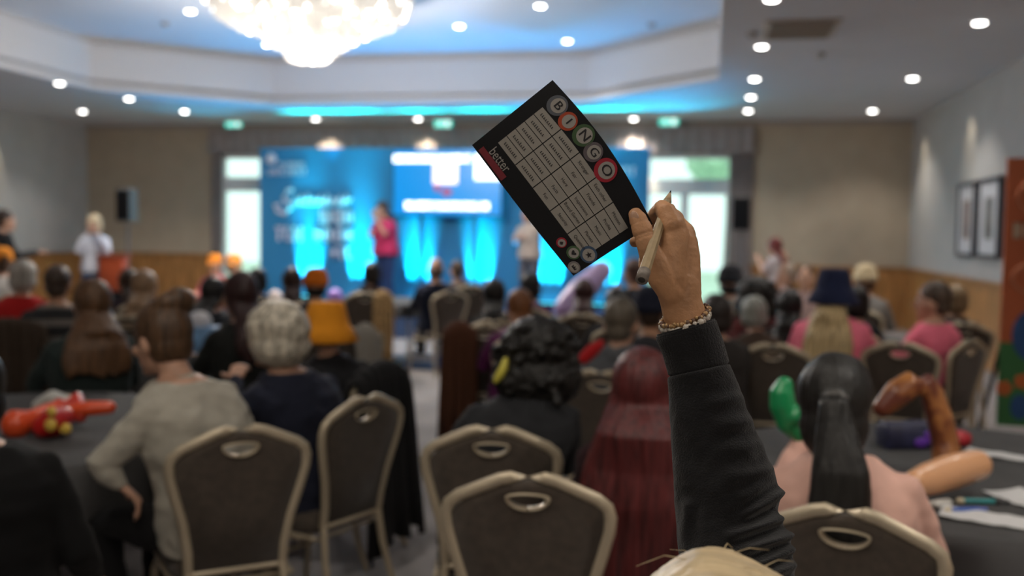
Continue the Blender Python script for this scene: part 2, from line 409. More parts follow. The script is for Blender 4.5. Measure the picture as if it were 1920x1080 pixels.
# ------------------------------------------------------------------ stage end of the room
YBK = 16.3
M_blue = mat('backdrop_blue', (0.028, 0.23, 0.45), 0.75, var=0.04, scale=1)
bl = on_y(487, 300, YBK); br = on_y(1219, 300, YBK); btop = on_y(800, 277, YBK).z
bk = thing('stage_backdrop', 'wide blue printed backdrop across the stage with white lettering', 'backdrop', ((bl.x + br.x) / 2, YBK, 0))
hw = (br.x - bl.x) / 2; n_p = 5
cx = bk.location.x
for k in range(n_p):
    m = MB(); a = -hw + 2 * hw * k / n_p; b = -hw + 2 * hw * (k + 1) / n_p
    m.box((a + 0.003, 0, 0.0), (b - 0.003, 0.05, btop)); part('panel', m, M_blue, bk, False)
M_wprint = mat('white_print', (0.78, 0.76, 0.84), 0.6)
def glyphs(m, x0, x1, z0, z1, y, seed=1, lw=0.6, flip=False):
    """a line of small unreadable marks"""
    rnd = random.Random(seed); x = x0; h = z1 - z0
    while x < x1 - h * 0.3:
        w = h * (0.35 + 0.35 * rnd.random()); kind = rnd.randint(0, 3); t = h * 0.2
        if kind == 0: m.box((x, y, z0), (x + t, y + .004, z1)); m.box((x, y, z0), (x + w, y + .004, z0 + t))
        elif kind == 1: m.box((x, y, z0), (x + w, y + .004, z0 + t)); m.box((x, y, z1 - t), (x + w, y + .004, z1)); m.box((x, y, z0), (x + t, y + .004, z1)); m.box((x + w - t, y, z0), (x + w, y + .004, z1))
        elif kind == 2: m.box((x + w / 2 - t / 2, y, z0), (x + w / 2 + t / 2, y + .004, z1)); m.box((x, y, z1 - t), (x + w, y + .004, z1))
        else: m.box((x, y, z0), (x + t, y + .004, z1)); m.box((x + w - t, y, z0), (x + w, y + .004, z1)); m.box((x, y, (z0 + z1) / 2 - t / 2), (x + w, y + .004, (z0 + z1) / 2 + t / 2))
        x += w + h * 0.16
    return m
def bx(px): return on_y(px, 400, YBK - .01).x - cx
def bz(px, py): return on_y(px, py, YBK - .01).z
yy = -0.008
m = MB(); m.lathe([(0.001, 0), (0.10, 0), (0.10, 0.005)], (bx(508), yy, bz(508, 298)), M=Matrix.Rotation(PI / 2, 3, 'X'))
part('round_emblem', m, M_wprint, bk)
m = MB(); glyphs(m, bx(522), bx(572), bz(540, 312), bz(540, 304), yy, 3); glyphs(m, bx(502), bx(574), bz(540, 328), bz(540, 316), yy, 4); part('small_lettering', m, M_wprint, bk, False)
m = MB()
# flowing script line, then heavy capitals
def stroke(pts, r): m.chain([(bx(x), yy, bz(x, y)) for x, y in pts], [(r, 0.004)] * len(pts), side=(0, 0, 1), n=8)
stroke([(548, 356), (538, 358), (531, 370), (540, 380), (545, 390), (533, 400), (518, 396), (514, 386), (524, 384)], 0.035)
for k in range(9):
    x = 550 + k * 12
    stroke([(x, 384), (x + 3, 370 - (k % 3) * 4), (x + 7, 384), (x + 12, 372)], 0.022)
part('script_lettering', m, M_wprint, bk)
m = MB(); glyphs(m, bx(600), bx(660), bz(630, 420), bz(630, 394), yy, 11); glyphs(m, bx(516), bx(562), bz(540, 452), bz(540, 424), yy, 12); glyphs(m, bx(590), bx(666), bz(630, 455), bz(630, 426), yy, 13); glyphs(m, bx(622), bx(664), bz(640, 486), bz(640, 462), yy, 14)
glyphs(m, bx(1120), bx(1195), bz(1150, 330), bz(1150, 312), yy, 15)
part('capital_lettering', m, M_wprint, bk, False)
# presentation screen on a trolley
YS = YBK - 0.35
s0 = on_y(738, 340, YS); s1 = on_y(940, 340, YS); zt, zb = on_y(840, 281, YS).z, on_y(840, 404, YS).z
ts = thing('presentation_screen', 'large flat screen in front of the backdrop showing a blue slide', 'screen', ((s0.x + s1.x) / 2, YS, 0.0))
sw = (s1.x - s0.x) / 2; sx = ts.location.x
m = MB(); m.box((-sw - .02, 0.01, zb - .02), (sw + .02, 0.07, zt + .02)); part('bezel', m, M_black, ts, False, 0.005)
m = MB(); m.box((-sw, 0.0, zb), (sw, 0.012, zt)); part('display', m, mat('slide_blue', (0.0, 0.1, 0.3), 0.3, emit=1.0, ecol=(0.0, 0.26, 0.66)), ts, False)
M_sl = mat('slide_white', (0.5, 0.5, 0.5), 0.4, emit=2.4, ecol=(0.92, 1, 1))
def qx(px): return on_y(px, 340, YS).x - sx
def qz(py): return on_y(840, py, YS).z
m = MB(); y = -0.004
for r_, (a, b, t_, bo) in enumerate(((738, 884, 291, 304), (760, 918, 379, 393))): 
    for q in (0, 1): mm = MB(); glyphs(mm, qx(a), qx(b), qz(bo - q * .1), qz(t_), y - q * .002, 31 + r_ * 7 + q); part('slide_lettering', mm, M_sl, ts, False)
m = MB(); m.box((qx(890), y, qz(337)), (qx(938), y + .004, qz(290))); part('slide_square', m, M_sl, ts, False)
m = MB(); m.box((qx(812), y, qz(345)), (qx(858), y + .004, qz(306))); part('slide_picture', m, mat('slide_pink', (0.5, .4, .4), .4, emit=1.6, ecol=(1, 0.86, 0.92)), ts, False)
m = MB(); m.ell((qx(820), y - .003, qz(352)), (0.06, 0.003, 0.06)); m.ell((qx(838), y - .003, qz(360)), (0.09, .003, .06)); part('slide_picture', m, mat('slide_red', (0.3, .05, .1), .4, emit=0.5, ecol=(0.6, 0.1, 0.25)), ts)
m = MB()
for s in (-1, 1): m.box((s * sw * .5 - .04, 0.08, 0.335), (s * sw * .5 + .04, 0.13, zb + 0.2)); m.box((s * sw * .5 - .04, -0.1, 0.335), (s * sw * .5 + .04, 0.25, 0.385))
part('stand', m, M_blue, ts, False)

# low stage
st = MB(); st.box((bl.x - 0.1, 13.9, 0), (br.x + 0.1, 16.25, 0.33))
solo('stage_platform', st, mat('stage_carpet', (0.03, 0.06, 0.14), 0.9, var=.2), 'low dark stage platform in front of the blue backdrop', 'stage', smooth=False)
# LED uplighters washing the backdrop
CY = (0.0, 0.9, 1.0)
def uplight(px, label, e=420):
    p = on_y(px, 540, YBK - 0.10)
    t = thing('led_uplighter', label, 'stage light', (p.x, p.y, 0.33), 0, 'LED uplighters at the foot of the backdrop')
    M = Matrix.Rotation(R(-4), 3, 'X')
    b = MB(); b.box((-.22, -.05, .022), (.22, .05, .08), M=M); part('housing', b, M_black, t, False, .006)
    b = MB(); b.box((-.2, -.03, .0802), (.2, .03, .084), M=M); part('lens', b, mat('led_cyan', (0, .3, .4), .3, emit=8, ecol=(0.1, 0.85, 1)), t)
    b = MB(); b.box((-0.18, -0.04, 0.0), (-0.12, 0.04, 0.021)); b.box((0.12, -0.04, 0), (0.18, 0.04, 0.021)); part('bracket', b, M_black, t, False)
    for k in (-.14, 0, .14): lamp('SPOT', (p.x + k, YBK - .10, 0.425), e, CY, 0.02, (p.x + k, YBK + 0.0, 1.45), 25, 0.9)
uplight(577, 'cyan LED uplighter under the left lettering of the backdrop')
uplight(672, 'cyan LED uplighter behind the presenter in the pink shirt')
uplight(782, 'cyan LED uplighter below the left half of the screen')
uplight(897, 'cyan LED uplighter below the right half of the screen')
uplight(1030, 'cyan LED uplighter below the bottom corner of the bingo card')
uplight(1135, 'cyan LED uplighter at the right end of the backdrop')
for x_, e_ in ((-7.6, 130), (-5.2, 170), (-2.9, 170), (-1.0, 110)):  # extra blue spots without fixtures, added to wash the tray ceiling
    lamp('SPOT', (x_, 15.55, 0.6), e_, (0.02, 0.42, 1.0), 0.1, (x_ * .8 - .9, 13.6, ZT), 75, 0.8)
for x_, e_ in ((-8.6, 9), (-6.4, 14), (-3.4, 14), (-.75, 34)):  # spots added in mid-air to imitate the uplighters' spill on the soffit
    lamp('SPOT', (x_, 16.2, 2.6), e_, (0.0, 0.6, 1.0), 0.05, (x_, 15.7, ZC), 110, 0.6)
# loudspeakers on stands
def speaker(px, ptop, pbot, Yd, w, label, side):
    p = on_y(px, ptop, Yd); zt = p.z; zb = on_y(px, pbot, Yd).z
    t = thing('loudspeaker', label + ' on a pole stand', 'loudspeaker', (p.x, p.y, zb), R(side), 'loudspeakers beside the stage')
    h = zt - zb; m = MB()
    m.loft([[V((-w, -.13, z)), V((w, -.13, z)), V((w * .7, .15, z)), V((-w * .7, .15, z))] for z in (0, h)]); part('cabinet', m, mat('speaker_side', (.10, .11, .12) if side > -5 else (.009, .009, .01), .6), t, False, 0.015); MATS.pop('speaker_side')  # left cabinet's grey puts the light on its side into the colour
    m = MB(); m.box((-w * .86, -.142, .03), (w * .86, -.13, h - .03)); part('grille', m, mat('speaker_grille', (0.008, 0.008, 0.009), 0.9, spec=.1), t, False, 0.004)
    s = thing('speaker_stand', 'grey tripod stand carrying the ' + label, 'speaker stand', (p.x, p.y, 0), 0, 'speaker stands')
    m = MB(); m.chain([(0, 0, 0.15), (0, 0, zb - .03)], [0.024, 0.02]); part('pole', m, mat('stand_grey', (0.13, 0.12, 0.13), 0.5), s)
    for k in range(3):
        a = k * 2.094 + .4; m = MB(); m.chain([(0, 0, .55), (.45 * math.cos(a), .45 * math.sin(a), 0.015)], [0.013] * 2); part('leg', m, MATS['stand_grey'], s)
speaker(239, 354, 416, 14.8, 0.135, 'black loudspeaker at the left of the hall', -3)
speaker(1392, 370, 432, 16.2, 0.14, 'black loudspeaker by the right curtain', -8)

# ------------------------------------------------------------------ chandelier
def chandelier():
    base = P(580, 110, 11.4)
    cxx, cyy, zb = base.x, base.y, base.z
    t = thing('chandelier', 'large glowing crystal chandelier in three tiers hanging in the ceiling tray', 'chandelier', (cxx, cyy, ZT))
    dz = zb - ZT
    M_cr = mat('glowing_crystal', (0.32, 0.30, 0.27), 0.15, emit=0.62, ecol=(1, 0.93, 0.84))
    M_cr2 = mat('bright_crystal', (0.9, 0.86, 0.8), 0.15, emit=7.0, ecol=(1, 0.95, 0.88))
    m = MB(); m.lathe([(0.32, 0), (0.32, -.03), (0.06, -.06), (0.05, dz + 0.1)], n=32); part('ceiling_rose', m, mat('chandelier_gold', (.6, .5, .3), .3, metal=.8), t)
    tiers = [(0.35, 0.0, 0.36, 'lower'), (0.63, 0.12, 0.42, 'mid'), (1.14, 0.30, 0.42, 'upper')]
    gold = (1 + 5 ** .5) / 2
    for ti, (r, z0, h, nm) in enumerate(tiers):
        f = MB(); f.torus((0, 0, dz + z0 + h * 0.8), r * 0.93, 0.012, 40, 8); ring = part('tier_ring', f, MATS['chandelier_gold'], t)
        g = MB(); g2 = MB(); N = int(150 + 620 * r)
        for i in range(N):
            q = (i + .5) / N; th = 2 * PI * i * gold
            lat = math.acos(1 - q) ; rr = r * math.sin(lat) ** .6; z = dz + z0 + h * (1 - math.cos(lat))
            if rr < 0.55 * r and ti > 0: continue
            rr += 0.02 * r * math.sin(th * 5 * 0.5); s = 0.034 * (0.7 + 0.7 * random.random())
            (g2 if random.random() < 0.12 else g).ell((rr * math.cos(th), rr * math.sin(th), z), (s, s, s * 1.35), 6, 4)
        # rim drops
        for i in range(int(70 * r) + 10):
            th = 2 * PI * i / (int(70 * r) + 10)
            for k in range(4): g.ell((r * math.cos(th), r * math.sin(th), dz + z0 + h + k * 0.05), (.028, .028, .034), 6, 4)
        part('crystal_tier', g, M_cr, ring, False)['kind'] = 'stuff'
        part('bright_crystals', g2, M_cr2, ring, False)['kind'] = 'stuff'
    lamp('POINT', (cxx, cyy, zb - 0.12), 210, (1, 0.92, 0.82), 0.5)
chandelier()

# ------------------------------------------------------------------ world and camera
w = bpy.data.worlds.new('daylight'); bpy.context.scene.world = w; w.use_nodes = True
bg = w.node_tree.nodes['Background']; bg.inputs['Color'].default_value = (0.86, 1.0, 0.97, 1); bg.inputs['Strength'].default_value = 1.5
cam = bpy.data.cameras.new('camera'); co = bpy.data.objects.new('camera', cam); C.objects.link(co)
cam.sensor_width = 36; cam.lens = 36 * F / 1920; cam.clip_start = 0.05
Mx = Matrix((RGT, UPV, -FWD)).transposed().to_4x4(); Mx.translation = EYE; co.matrix_world = Mx
cam.dof.use_dof = True; cam.dof.focus_distance = 1.25; cam.dof.aperture_fstop = 2.75
bpy.context.scene.camera = co
vs_ = bpy.context.scene.view_settings; vs_.view_transform = 'Standard'; vs_.look = 'None'; vs_.exposure = 0.0
# ------------------------------------------------------------------ banquet chairs
M_cf = mat('champagne_metal', (0.52, 0.44, 0.315), 0.36, metal=0.35, var=0.06, scale=5)
M_up = mat('brown_upholstery', (0.066, 0.050, 0.037), 0.85, var=0.2, scale=40, bump=0.3, bscale=500, sheen=0.2)
def chair_outline():
    # half outline of the crown back, (x, h) from the foot of the back up to the crown; h along the back
    return [(0.155, 0.0), (0.158, 0.08), (0.175, 0.18), (0.203, 0.28), (0.219, 0.345), (0.222, 0.385), (0.213, 0.415), (0.185, 0.437), (0.13, 0.461), (0.075, 0.485), (0.045, 0.492), (0.0, 0.495)]
BACK_Z0, BACK_Y0, TILT = 0.43, -0.205, R(9)
def bk_pt(x, h, d=0.0): return V((x, BACK_Y0 - h * math.sin(TILT) + d * math.cos(TILT), BACK_Z0 + h * math.cos(TILT) + d * math.sin(TILT)))
_ch = {}
def chair_meshes():
    out = chair_outline(); pts = [(-x, h) for x, h in out[:-1]] + [(x, h) for x, h in reversed(out)]
    hy, hw, hh = 0.405, 0.058, 0.034       # handle hole: half moon, flat side up
    # frame tube
    f = MB(); f.chain([bk_pt(x, h) for x, h in pts], [(0.0175, 0.0145)] * len(pts), n=10)
    f.chain([bk_pt(-0.155, 0.0), bk_pt(0.155, 0.0)], [0.011, 0.011], n=8)
    _ch['back_frame'] = f.mesh('back_frame')
    # padded back with a hole: strips above and around
    m = MB()
    ins = [(max(0, abs(x) - 0.012) * (1 if x > 0 else -1), h - (0.012 if h > 0.43 else 0) + (0.012 if h < .01 else 0)) for x, h in pts]
    n = len(ins); hole = []
    for i in range(24):
        a = -PI / 2 + 2 * PI * i / 24
        x = hw * math.cos(a); z = math.sin(a); z = hh * (0.32 * z if z > 0 else z)
        hole.append((x, hy + 0.03 + z))
    # resample the outline to 24 points matched by angle around the hole centre
    def outline_at(a):
        cx_, cz_ = 0.0, hy + 0.02; d = (math.cos(a), math.sin(a)); best = None
        for i in range(n):
            x0, z0 = ins[i]; x1, z1 = ins[(i + 1) % n]
            ex, ez = x1 - x0, z1 - z0; det = d[0] * (-ez) - d[1] * (-ex)
            if abs(det) < 1e-9: continue
            rx, rz = x0 - cx_, z0 - cz_
            t = (rx * (-ez) - rz * (-ex)) / det; u = (d[0] * rz - d[1] * rx) / det
            if t > 0 and -1e-6 <= u <= 1 + 1e-6 and (best is None or t < best): best = t
        return (cx_ + d[0] * best, cz_ + d[1] * best)
    angs = sorted([-PI / 2 + 2 * PI * i / 24 for i in range(24)])
    crit = [math.atan2(h - hy - 0.02, x) for x, h in ins]
    outp = [outline_at(a) for a in angs]
    # snap nearest to the true corners so that the outline stays exact
    for (x, h), a in zip(ins, crit):
        k = min(range(24), key=lambda i: abs((angs[i] - a + PI) % (2 * PI) - PI)); outp[k] = (x, h)
    def ring(pp, d): return [bk_pt(x, h, d) for x, h in pp]
    mid = [((a[0] * .5 + b[0] * .5), (a[1] * .5 + b[1] * .5)) for a, b in zip(outp, hole)]
    rings = [ring(hole, -0.006), ring(mid, -0.012), ring(outp, -0.006), ring(outp, 0.010), ring(mid, 0.034), ring(hole, 0.018), ring(hole, -0.006)]
    m.loft(rings, cap=False); _ch['backrest'] = m.mesh('backrest')
    r = MB(); pr = [bk_pt(x, h, 0.004) for x, h in hole]; r.chain(pr + [pr[0]], [(0.02, 0.0048)] * 25, n=8, side=(0, 1, 0), caps=False); _ch['handle_rim'] = r.mesh('handle_rim')
    # seat
    s = MB(); rings = []
    for z, k in ((0.400, 0.93), (0.405, 0.98), (0.43, 1.0), (0.455, 0.985), (0.472, 0.93), (0.479, 0.7)):
        ring_ = []
        for i in range(32):
            a = 2 * PI * i / 32; c_, s_ = math.cos(a), math.sin(a); e = 0.38
            ring_.append(V((0.215 * k * math.copysign(abs(c_) ** e, c_) * (1 - 0.06 * (1 - s_)), 0.015 + 0.215 * k * math.copysign(abs(s_) ** e, s_), z)))
        rings.append(ring_)
    s.loft(rings); _ch['seat'] = s.mesh('seat')
    g = MB(); g.chain([(-0.19, -0.19, .39), (-0.2, 0.2, .39), (0.2, 0.2, .39), (0.19, -0.19, .39), (-0.19, -0.19, .39)], [0.011] * 5, n=8); g.chain([(-.19, 0, .30), (.19, 0, .30)], [.008] * 2, n=8); _ch['seat_frame'] = g.mesh('seat_frame')
    for s_ in (-1, 1):
        l = MB(); a = bk_pt(0.155 * s_, 0.0)
        l.chain([a + V((0, -.002, .01)), V((0.165 * s_, -0.225, 0.30)), V((0.18 * s_, -0.27, 0.14)), V((0.20 * s_, -0.325, 0.012))], [0.0145, 0.0145, 0.014, 0.0125], n=10); _ch['rear%d' % s_] = l.mesh('leg')
        l = MB(); l.chain([V((0.19 * s_, -0.12, 0.385)), V((0.195 * s_, 0.05, 0.387)), V((0.2 * s_, 0.16, 0.375)), V((0.203 * s_, 0.215, 0.33)), V((0.206 * s_, 0.24, 0.2)), V((0.21 * s_, 0.255, 0.012))], [0.0145] * 5 + [0.0125], n=10); _ch['front%d' % s_] = l.mesh('leg')
chair_meshes()
def chair(label, root, rz, group='beige framed banquet chairs', name='banquet_chair'):
    t = thing(name, label, 'chair', (root.x, root.y, 0), rz, group)
    for nm, m_ in (('backrest', M_up), ('back_frame', M_cf), ('handle_rim', M_cf), ('seat', M_up), ('seat_frame', M_cf)): link(nm, _ch[nm], m_, t)
    for k in ('rear-1', 'rear1', 'front-1', 'front1'): link('leg', _ch[k], M_cf, t)
    return t
TOPC = bk_pt(0, 0.505)
def chair_px(px, py, rel, label, Z=None):
    """a chair whose crown shows at px,py; rel = turn to the left of the view ray in degrees"""
    Z = Z or (EYE.z - TOPC.z) / -(ray(px, py).z)
    p = P(px, py, Z); rz = azim(px) + R(rel)
    off = Matrix.Rotation(rz, 3, 'Z') @ V((TOPC.x, TOPC.y, 0))
    root = V((p.x - off.x, p.y - off.y, 0)); chair(label, root, rz)
    return root, rz
CH = {}
CH['front'] = chair_px(990, 887, -4, 'empty banquet chair at bottom centre, in front of the long dark red hair')
CH['curly'] = chair_px(922, 799, -3, 'banquet chair behind the woman with curly black hair and a yellow hair clip')
CH['pony'] = chair_px(1585, 950, -8, 'banquet chair behind the woman in pale pink with a black ponytail')
CH['sweater'] = chair_px(452, 798, 12, 'banquet chair behind the woman in the light grey sweater')
CH['navy'] = chair_px(688, 741, 48, 'banquet chair turned sideways behind the grey haired woman in navy')
CH['r_empty'] = chair_px(1450, 644, 2, 'empty banquet chair behind the green inflatable cactus')
CH['r_empty2'] = chair_px(1688, 641, -8, 'empty banquet chair between the blonde in pink and the man in pink')
CH['pinkman'] = chair_px(1822, 622, 62, 'banquet chair seen side on behind the man in the pink shirt', 6.35)
CH['mid_aisle'] = chair_px(684, 547, -4, 'banquet chair left of the aisle under the person in a black hood')
CH['suit'] = chair_px(846, 545, 30, 'banquet chair turned to the left under the bald man in navy')
CH['suit2'] = chair_px(884, 541, 14, 'banquet chair under the brown haired man beside the bald man', 12.0)
CH['coat'] = chair_px(908, 608, -6, 'banquet chair with a brown coat over its left side')
CH['behind_curly'] = chair_px(1090, 588, -2, 'banquet chair just beyond the curly black hair, below the lilac inflatable')
CH['left_edge'] = chair_px(8, 602, 6, 'banquet chair cut by the left edge below the red shirt')
CH['black_coat'] = chair_px(712, 706, 62, 'banquet chair hidden under a black coat beside the aisle', 4.75)
CH['scarf'] = chair_px(668, 602, 30, 'banquet chair with a grey scarf on its back at the left of the aisle', 6.6)

# ------------------------------------------------------------------ tables
M_tc = mat('charcoal_tablecloth', (0.055, 0.054, 0.055), 0.85, var=0.15, scale=6, bump=0.25, bscale=220)
def table(c, r, label, drop=0.16, seed=0):
    t = thing('round_table', 'round banquet table under the ' + label, 'table', (c.x, c.y, 0), 0, 'round banquet tables')
    m = MB(); m.lathe([(r - .03, 0.70), (r - .02, 0.702), (r - .02, 0.73), (0.001, 0.7305)], n=48); part('tabletop', m, mat('table_board', (.3, .2, .12), .6, var=.3), t)
    for k in range(4):
        a = PI / 4 + k * PI / 2; m = MB(); m.chain([(.3 * math.cos(a), .3 * math.sin(a), 0.01), (.3 * math.cos(a), .3 * math.sin(a), 0.70)], [.016] * 2); part('leg', m, M_steel, t)
    m = MB(); n = 180; rings = []; rnd = random.Random(seed); ph = rnd.random() * 6
    for q, z in ((0.02, .736), (.6, .736), (.985, .736), (1.0, .732), (1.01, .71), (1.02, .69), (1.03, .74 - drop)):
        rings.append([V((r * q * math.cos(2 * PI * j / n), r * q * math.sin(2 * PI * j / n), z)) * 1.0 for j in range(n)])
    for i in (5, 6):
        for j in range(n):
            k = (0.012 if i == 5 else 0.035) * math.sin(j * 2 * PI / n * 17 + ph + math.sin(j * .13)); p = rings[i][j]; l = math.hypot(p.x, p.y)
            rings[i][j] = V((p.x * (1 + k / l), p.y * (1 + k / l), p.z))
    m.loft(rings, cap=False)
    return tag(link('tablecloth', m.mesh('cloth'), M_tc, None, (c.x, c.y, 0)), label, 'tablecloth', 'charcoal tablecloths')
TT = 0.737
T1 = P(1800, 877, 3.62); table(T1, .9, 'charcoal tablecloth at the lower right with papers and pens', .2)
T2 = P(20, 800, 4.15); table(T2, .88, 'charcoal tablecloth at the lower left under the bright inflatables', .2, 1)
T3 = P(330, 655, 6.6); table(T3, .65, 'dark tablecloth at left under the pale blue bag', .16, 2)
T4 = P(1545, 640, 8.35); table(T4, .6, 'dark tablecloth at right among the people in pink', .16, 3)
T5 = P(1062, 640, 9.6); table(T5, .6, 'dark tablecloth below the lilac inflatable', .16, 4)
T6 = P(745, 575, 11.9); table(T6, .65, 'dark tablecloth nearest the stage', .16, 5)
T7 = P(565, 570, 11.1); table(T7, .65, 'dark tablecloth beyond the orange beanie', .16, 6)

# ------------------------------------------------------------------ things on the near right table
def sheet(px, py, w, l, rz, label, col=(0.62, 0.62, 0.62), z=TT, nm='sheet_of_paper', cat='paper'):
    p = on_z(px, py, z + .002); m = MB(); n = 8; rings = []
    for i in range(n + 1):
        y = -l / 2 + l * i / n; rings.append([V((x * w / 2, y, 0.003 + 0.006 * (x * x) * ((i / n) ** 2) + 0.002 * math.sin(i * 2.1 + px))) for x in (-1, -.5, 0, .5, 1)])
    m.loft(rings, cap=False, closed=False)
    return solo(nm, m, mat('paper_%d_%d' % (int(col[0] * 100), int(col[2] * 100)), col, 0.7, var=0.05), label, cat, 'papers on the tables', p, (0, 0, R(rz)))
sheet(1845, 972, 0.14, 0.24, 72, 'white sheet of paper near the front edge of the lower right table')
sheet(1927, 938, 0.16, 0.22, 30, 'white sheet cut by the right edge above the teal pen')
sheet(1895, 858, 0.10, 0.32, 66, 'long white sheet at the far right of the lower right table')
def pen(px0, py0, px1, py1, r, col, tip, label, z=TT, nm='pen'):
    a = on_z(px0, py0, z + r); b = on_z(px1, py1, z + r); d = b - a; L = d.length
    t = thing(nm, label, 'pen', a - V((0, 0, r)), math.atan2(d.y, d.x), 'pens on the right table'); X = lambda q: V((q * L, 0, r))
    m = MB(); m.chain([X(0.0), X(.72)], [r, r], n=10, side=(0, 0, 1)); part('barrel', m, mat('pen_%d_%d' % (int(col[1] * 100), int(col[2] * 100)), col, .35), t)
    m = MB(); m.chain([X(.74), X(.8)], [r * 1.1, r * 1.1], n=10, side=(0, 0, 1)); m.chain([X(.82), X(1)], [r * .5, r * .9], n=10, side=(0, 0, 1)); part('tip', m, mat('pen_tip_%d' % int(tip[0] * 100), tip, .4), t)
    m = MB(); m.chain([X(-.10), X(-.02)], [r * 1.1, r * 1.1], n=10, side=(0, 0, 1)); part('cap', m, mat('pen_cream', (.6, .52, .35), .4), t)
pen(1806, 939, 1888, 941, 0.0085, (0.02, 0.25, 0.26), (0.03, 0.03, 0.03), 'teal marker pen with cream end on the lower right table')
pen(1782, 956, 1848, 955, 0.008, (0.03, 0.1, 0.42), (0.1, 0.16, 0.5), 'blue pen lying beside the white sheet on the lower right table')
m = MB(); rnd = random.Random(2)
for i in range(6): m.ell((rnd.uniform(-.045, .045), rnd.uniform(-.02, .02), .012), (.022, .02, .012), 8, 6)
link_ = solo('crumpled_tissue', m, mat('tissue', (.55, .54, .5), .9), 'small crumpled white tissue by the elbow of the woman in pale pink', 'tissue', None, on_z(1748, 951, TT))
link_.data = remesh(m, .006, 1, lambda p, n: .006 * noise.noise(p * 60)); link_.data.materials.append(MATS['tissue'])
t = thing('gift_bag', 'dark navy and purple printed bag on the lower right table beside the ponytail', 'bag', on_z(1712, 838, TT), R(20))
m = MB(); m.loft([[V(p) for p in ((-.14, -.05, z), (.14, -.05 - q, z), (.13, .06, z), (-.13, .06 + q, z))] for z, q in ((0, 0), (.06, .01), (.10, -.02))]); part('body', m, mat('bag_navy', (.02, .022, .06), .5, var=.3, scale=30), t, True, .01)
m = MB(); m.ell((.05, -.052, .05), (.045, .006, .028)); m.ell((.0, -.056, .03), (.03, .006, .02)); part('purple_print', m, mat('bag_purple', (.12, .03, .35), .5), t)
m = MB(); m.ell((.075, -.056, .055), (.022, .006, .018)); part('yellow_print', m, mat('bag_yellow', (.6, .4, .04), .5), t)
m = MB(); m.lathe([(0.001, 0.004), (.05, .0), (.06, .02), (.055, .045), (.03, .055), (.001, .056)], n=24)
solo('red_pouch', m, mat('pouch_red', (.42, .02, .03), .5), 'small round red pouch at the far side of the lower right table', 'pouch', None, on_z(1792, 833, TT))
# ------------------------------------------------------------------ inflatable toys
def vinyl(nm, col, var=0, scale=8): return mat('vinyl_' + nm, col, 0.28, var=var, scale=scale, spec=.6)
# green inflatable cactus, held up by the ponytail woman
def at(px, py, Z): return P(px, py, Z)
z = 3.0; m = MB()
m.chain([at(1500, 818, z), at(1478, 795, z), at(1467, 760, z), at(1466, 735, z), at(1471, 722, z)], [.022, .034, .040, .037, .027], n=18)
m.chain([at(1478, 788, z - .01), at(1496, 780, z - .03), at(1504, 764, z - .03)], [.026, .024, .014], n=14)
solo('inflatable_cactus', m, vinyl('green', (0.012, 0.30, 0.10)), 'green inflatable cactus held up left of the black ponytail', 'inflatable toy', 'inflatable toys').data = remesh(m, .005, 10)
bpy.data.objects[-1] if False else None
m = MB(); z = 3.45
m.chain([at(1655, 765, z), at(1682, 738, z), at(1715, 716, z), at(1733, 712, z), at(1748, 740, z), at(1762, 785, z), at(1772, 830, z), at(1776, 870, z - .02)], [.035, .048, .045, .034, .04, .044, .046, .05], n=18)
o = solo('inflatable_guitar_neck', m, vinyl('mottled', (0.36, 0.13, 0.035), .75, 9), 'bent mottled orange brown inflatable tube standing on the right table beside the ponytail', 'inflatable toy', 'inflatable toys'); o.name = 'bent_inflatable'; rp = [n for n in MATS['vinyl_mottled'].node_tree.nodes if n.type == 'VALTORGB'][0].color_ramp; rp.elements[0].color = (.13, .03, .015, 1); rp.elements[1].color = (.50, .21, .06, 1); rp.elements[0].position = .42; rp.elements[1].position = .6; o.data = remesh(m, .008, 3); o.data.materials.append(MATS['vinyl_mottled'])
m = MB(); z = 3.15
m.chain([at(1715, 906, z - .05), at(1740, 899, z), at(1785, 884, z + .04), at(1830, 872, z + .08)], [.04, .052, .056, .05], n=20)
o = solo('peach_inflatable', m, vinyl('peach', (0.72, 0.38, 0.20)), 'smooth peach inflatable tube lying on the lower right table', 'inflatable toy', 'inflatable toys'); o.data = remesh(m, .008, 3); o.data.materials.append(MATS['vinyl_peach'])
g = [o for o in bpy.data.objects if o.name.startswith('inflatable_cactus')][0]; g.data.materials.append(MATS['vinyl_green'])
# heap at left: orange long toys, a red one with yellow spots, clear balloons
def inflat(nm, label, pts, rad, m_, extra=None, vox=.008):
    t = thing(nm, label, 'inflatable toy', V((sum(p.x for p in pts) / len(pts), sum(p.y for p in pts) / len(pts), TT)), 0, 'inflatable toys')
    m = MB(); m.chain([p - t.location for p in pts], rad, n=16)
    link('body', remesh(m, vox, 3), m_, t); return t
M_or = vinyl('orange', (0.75, 0.085, 0.02)); M_red = vinyl('red', (0.48, 0.012, 0.01)); M_yel = vinyl('yellow', (0.75, 0.5, 0.08)); M_clr = vinyl('pale', (0.5, 0.5, 0.46))
z = 3.95
inflat('inflatable_trumpet', 'long orange inflatable with a flared left end on the lower left table', [at(32, 795, z), at(60, 785, z + .04), at(90, 772, z + .1), at(118, 764, z + .15)], [.062, .036, .036, .034], M_or)
inflat('inflatable_stick', 'orange inflatable stick at the right of the heap on the lower left table', [at(135, 772, z + .1), at(165, 766, z + .1), at(205, 764, z + .12)], [.03, .032, .028], M_or)
t = inflat('inflatable_flower', 'red inflatable with yellow spots in the middle of the heap on the lower left table', [at(82, 800, z - .05), at(100, 790, z - .05), at(118, 783, z)], [.045, .06, .045], M_red)
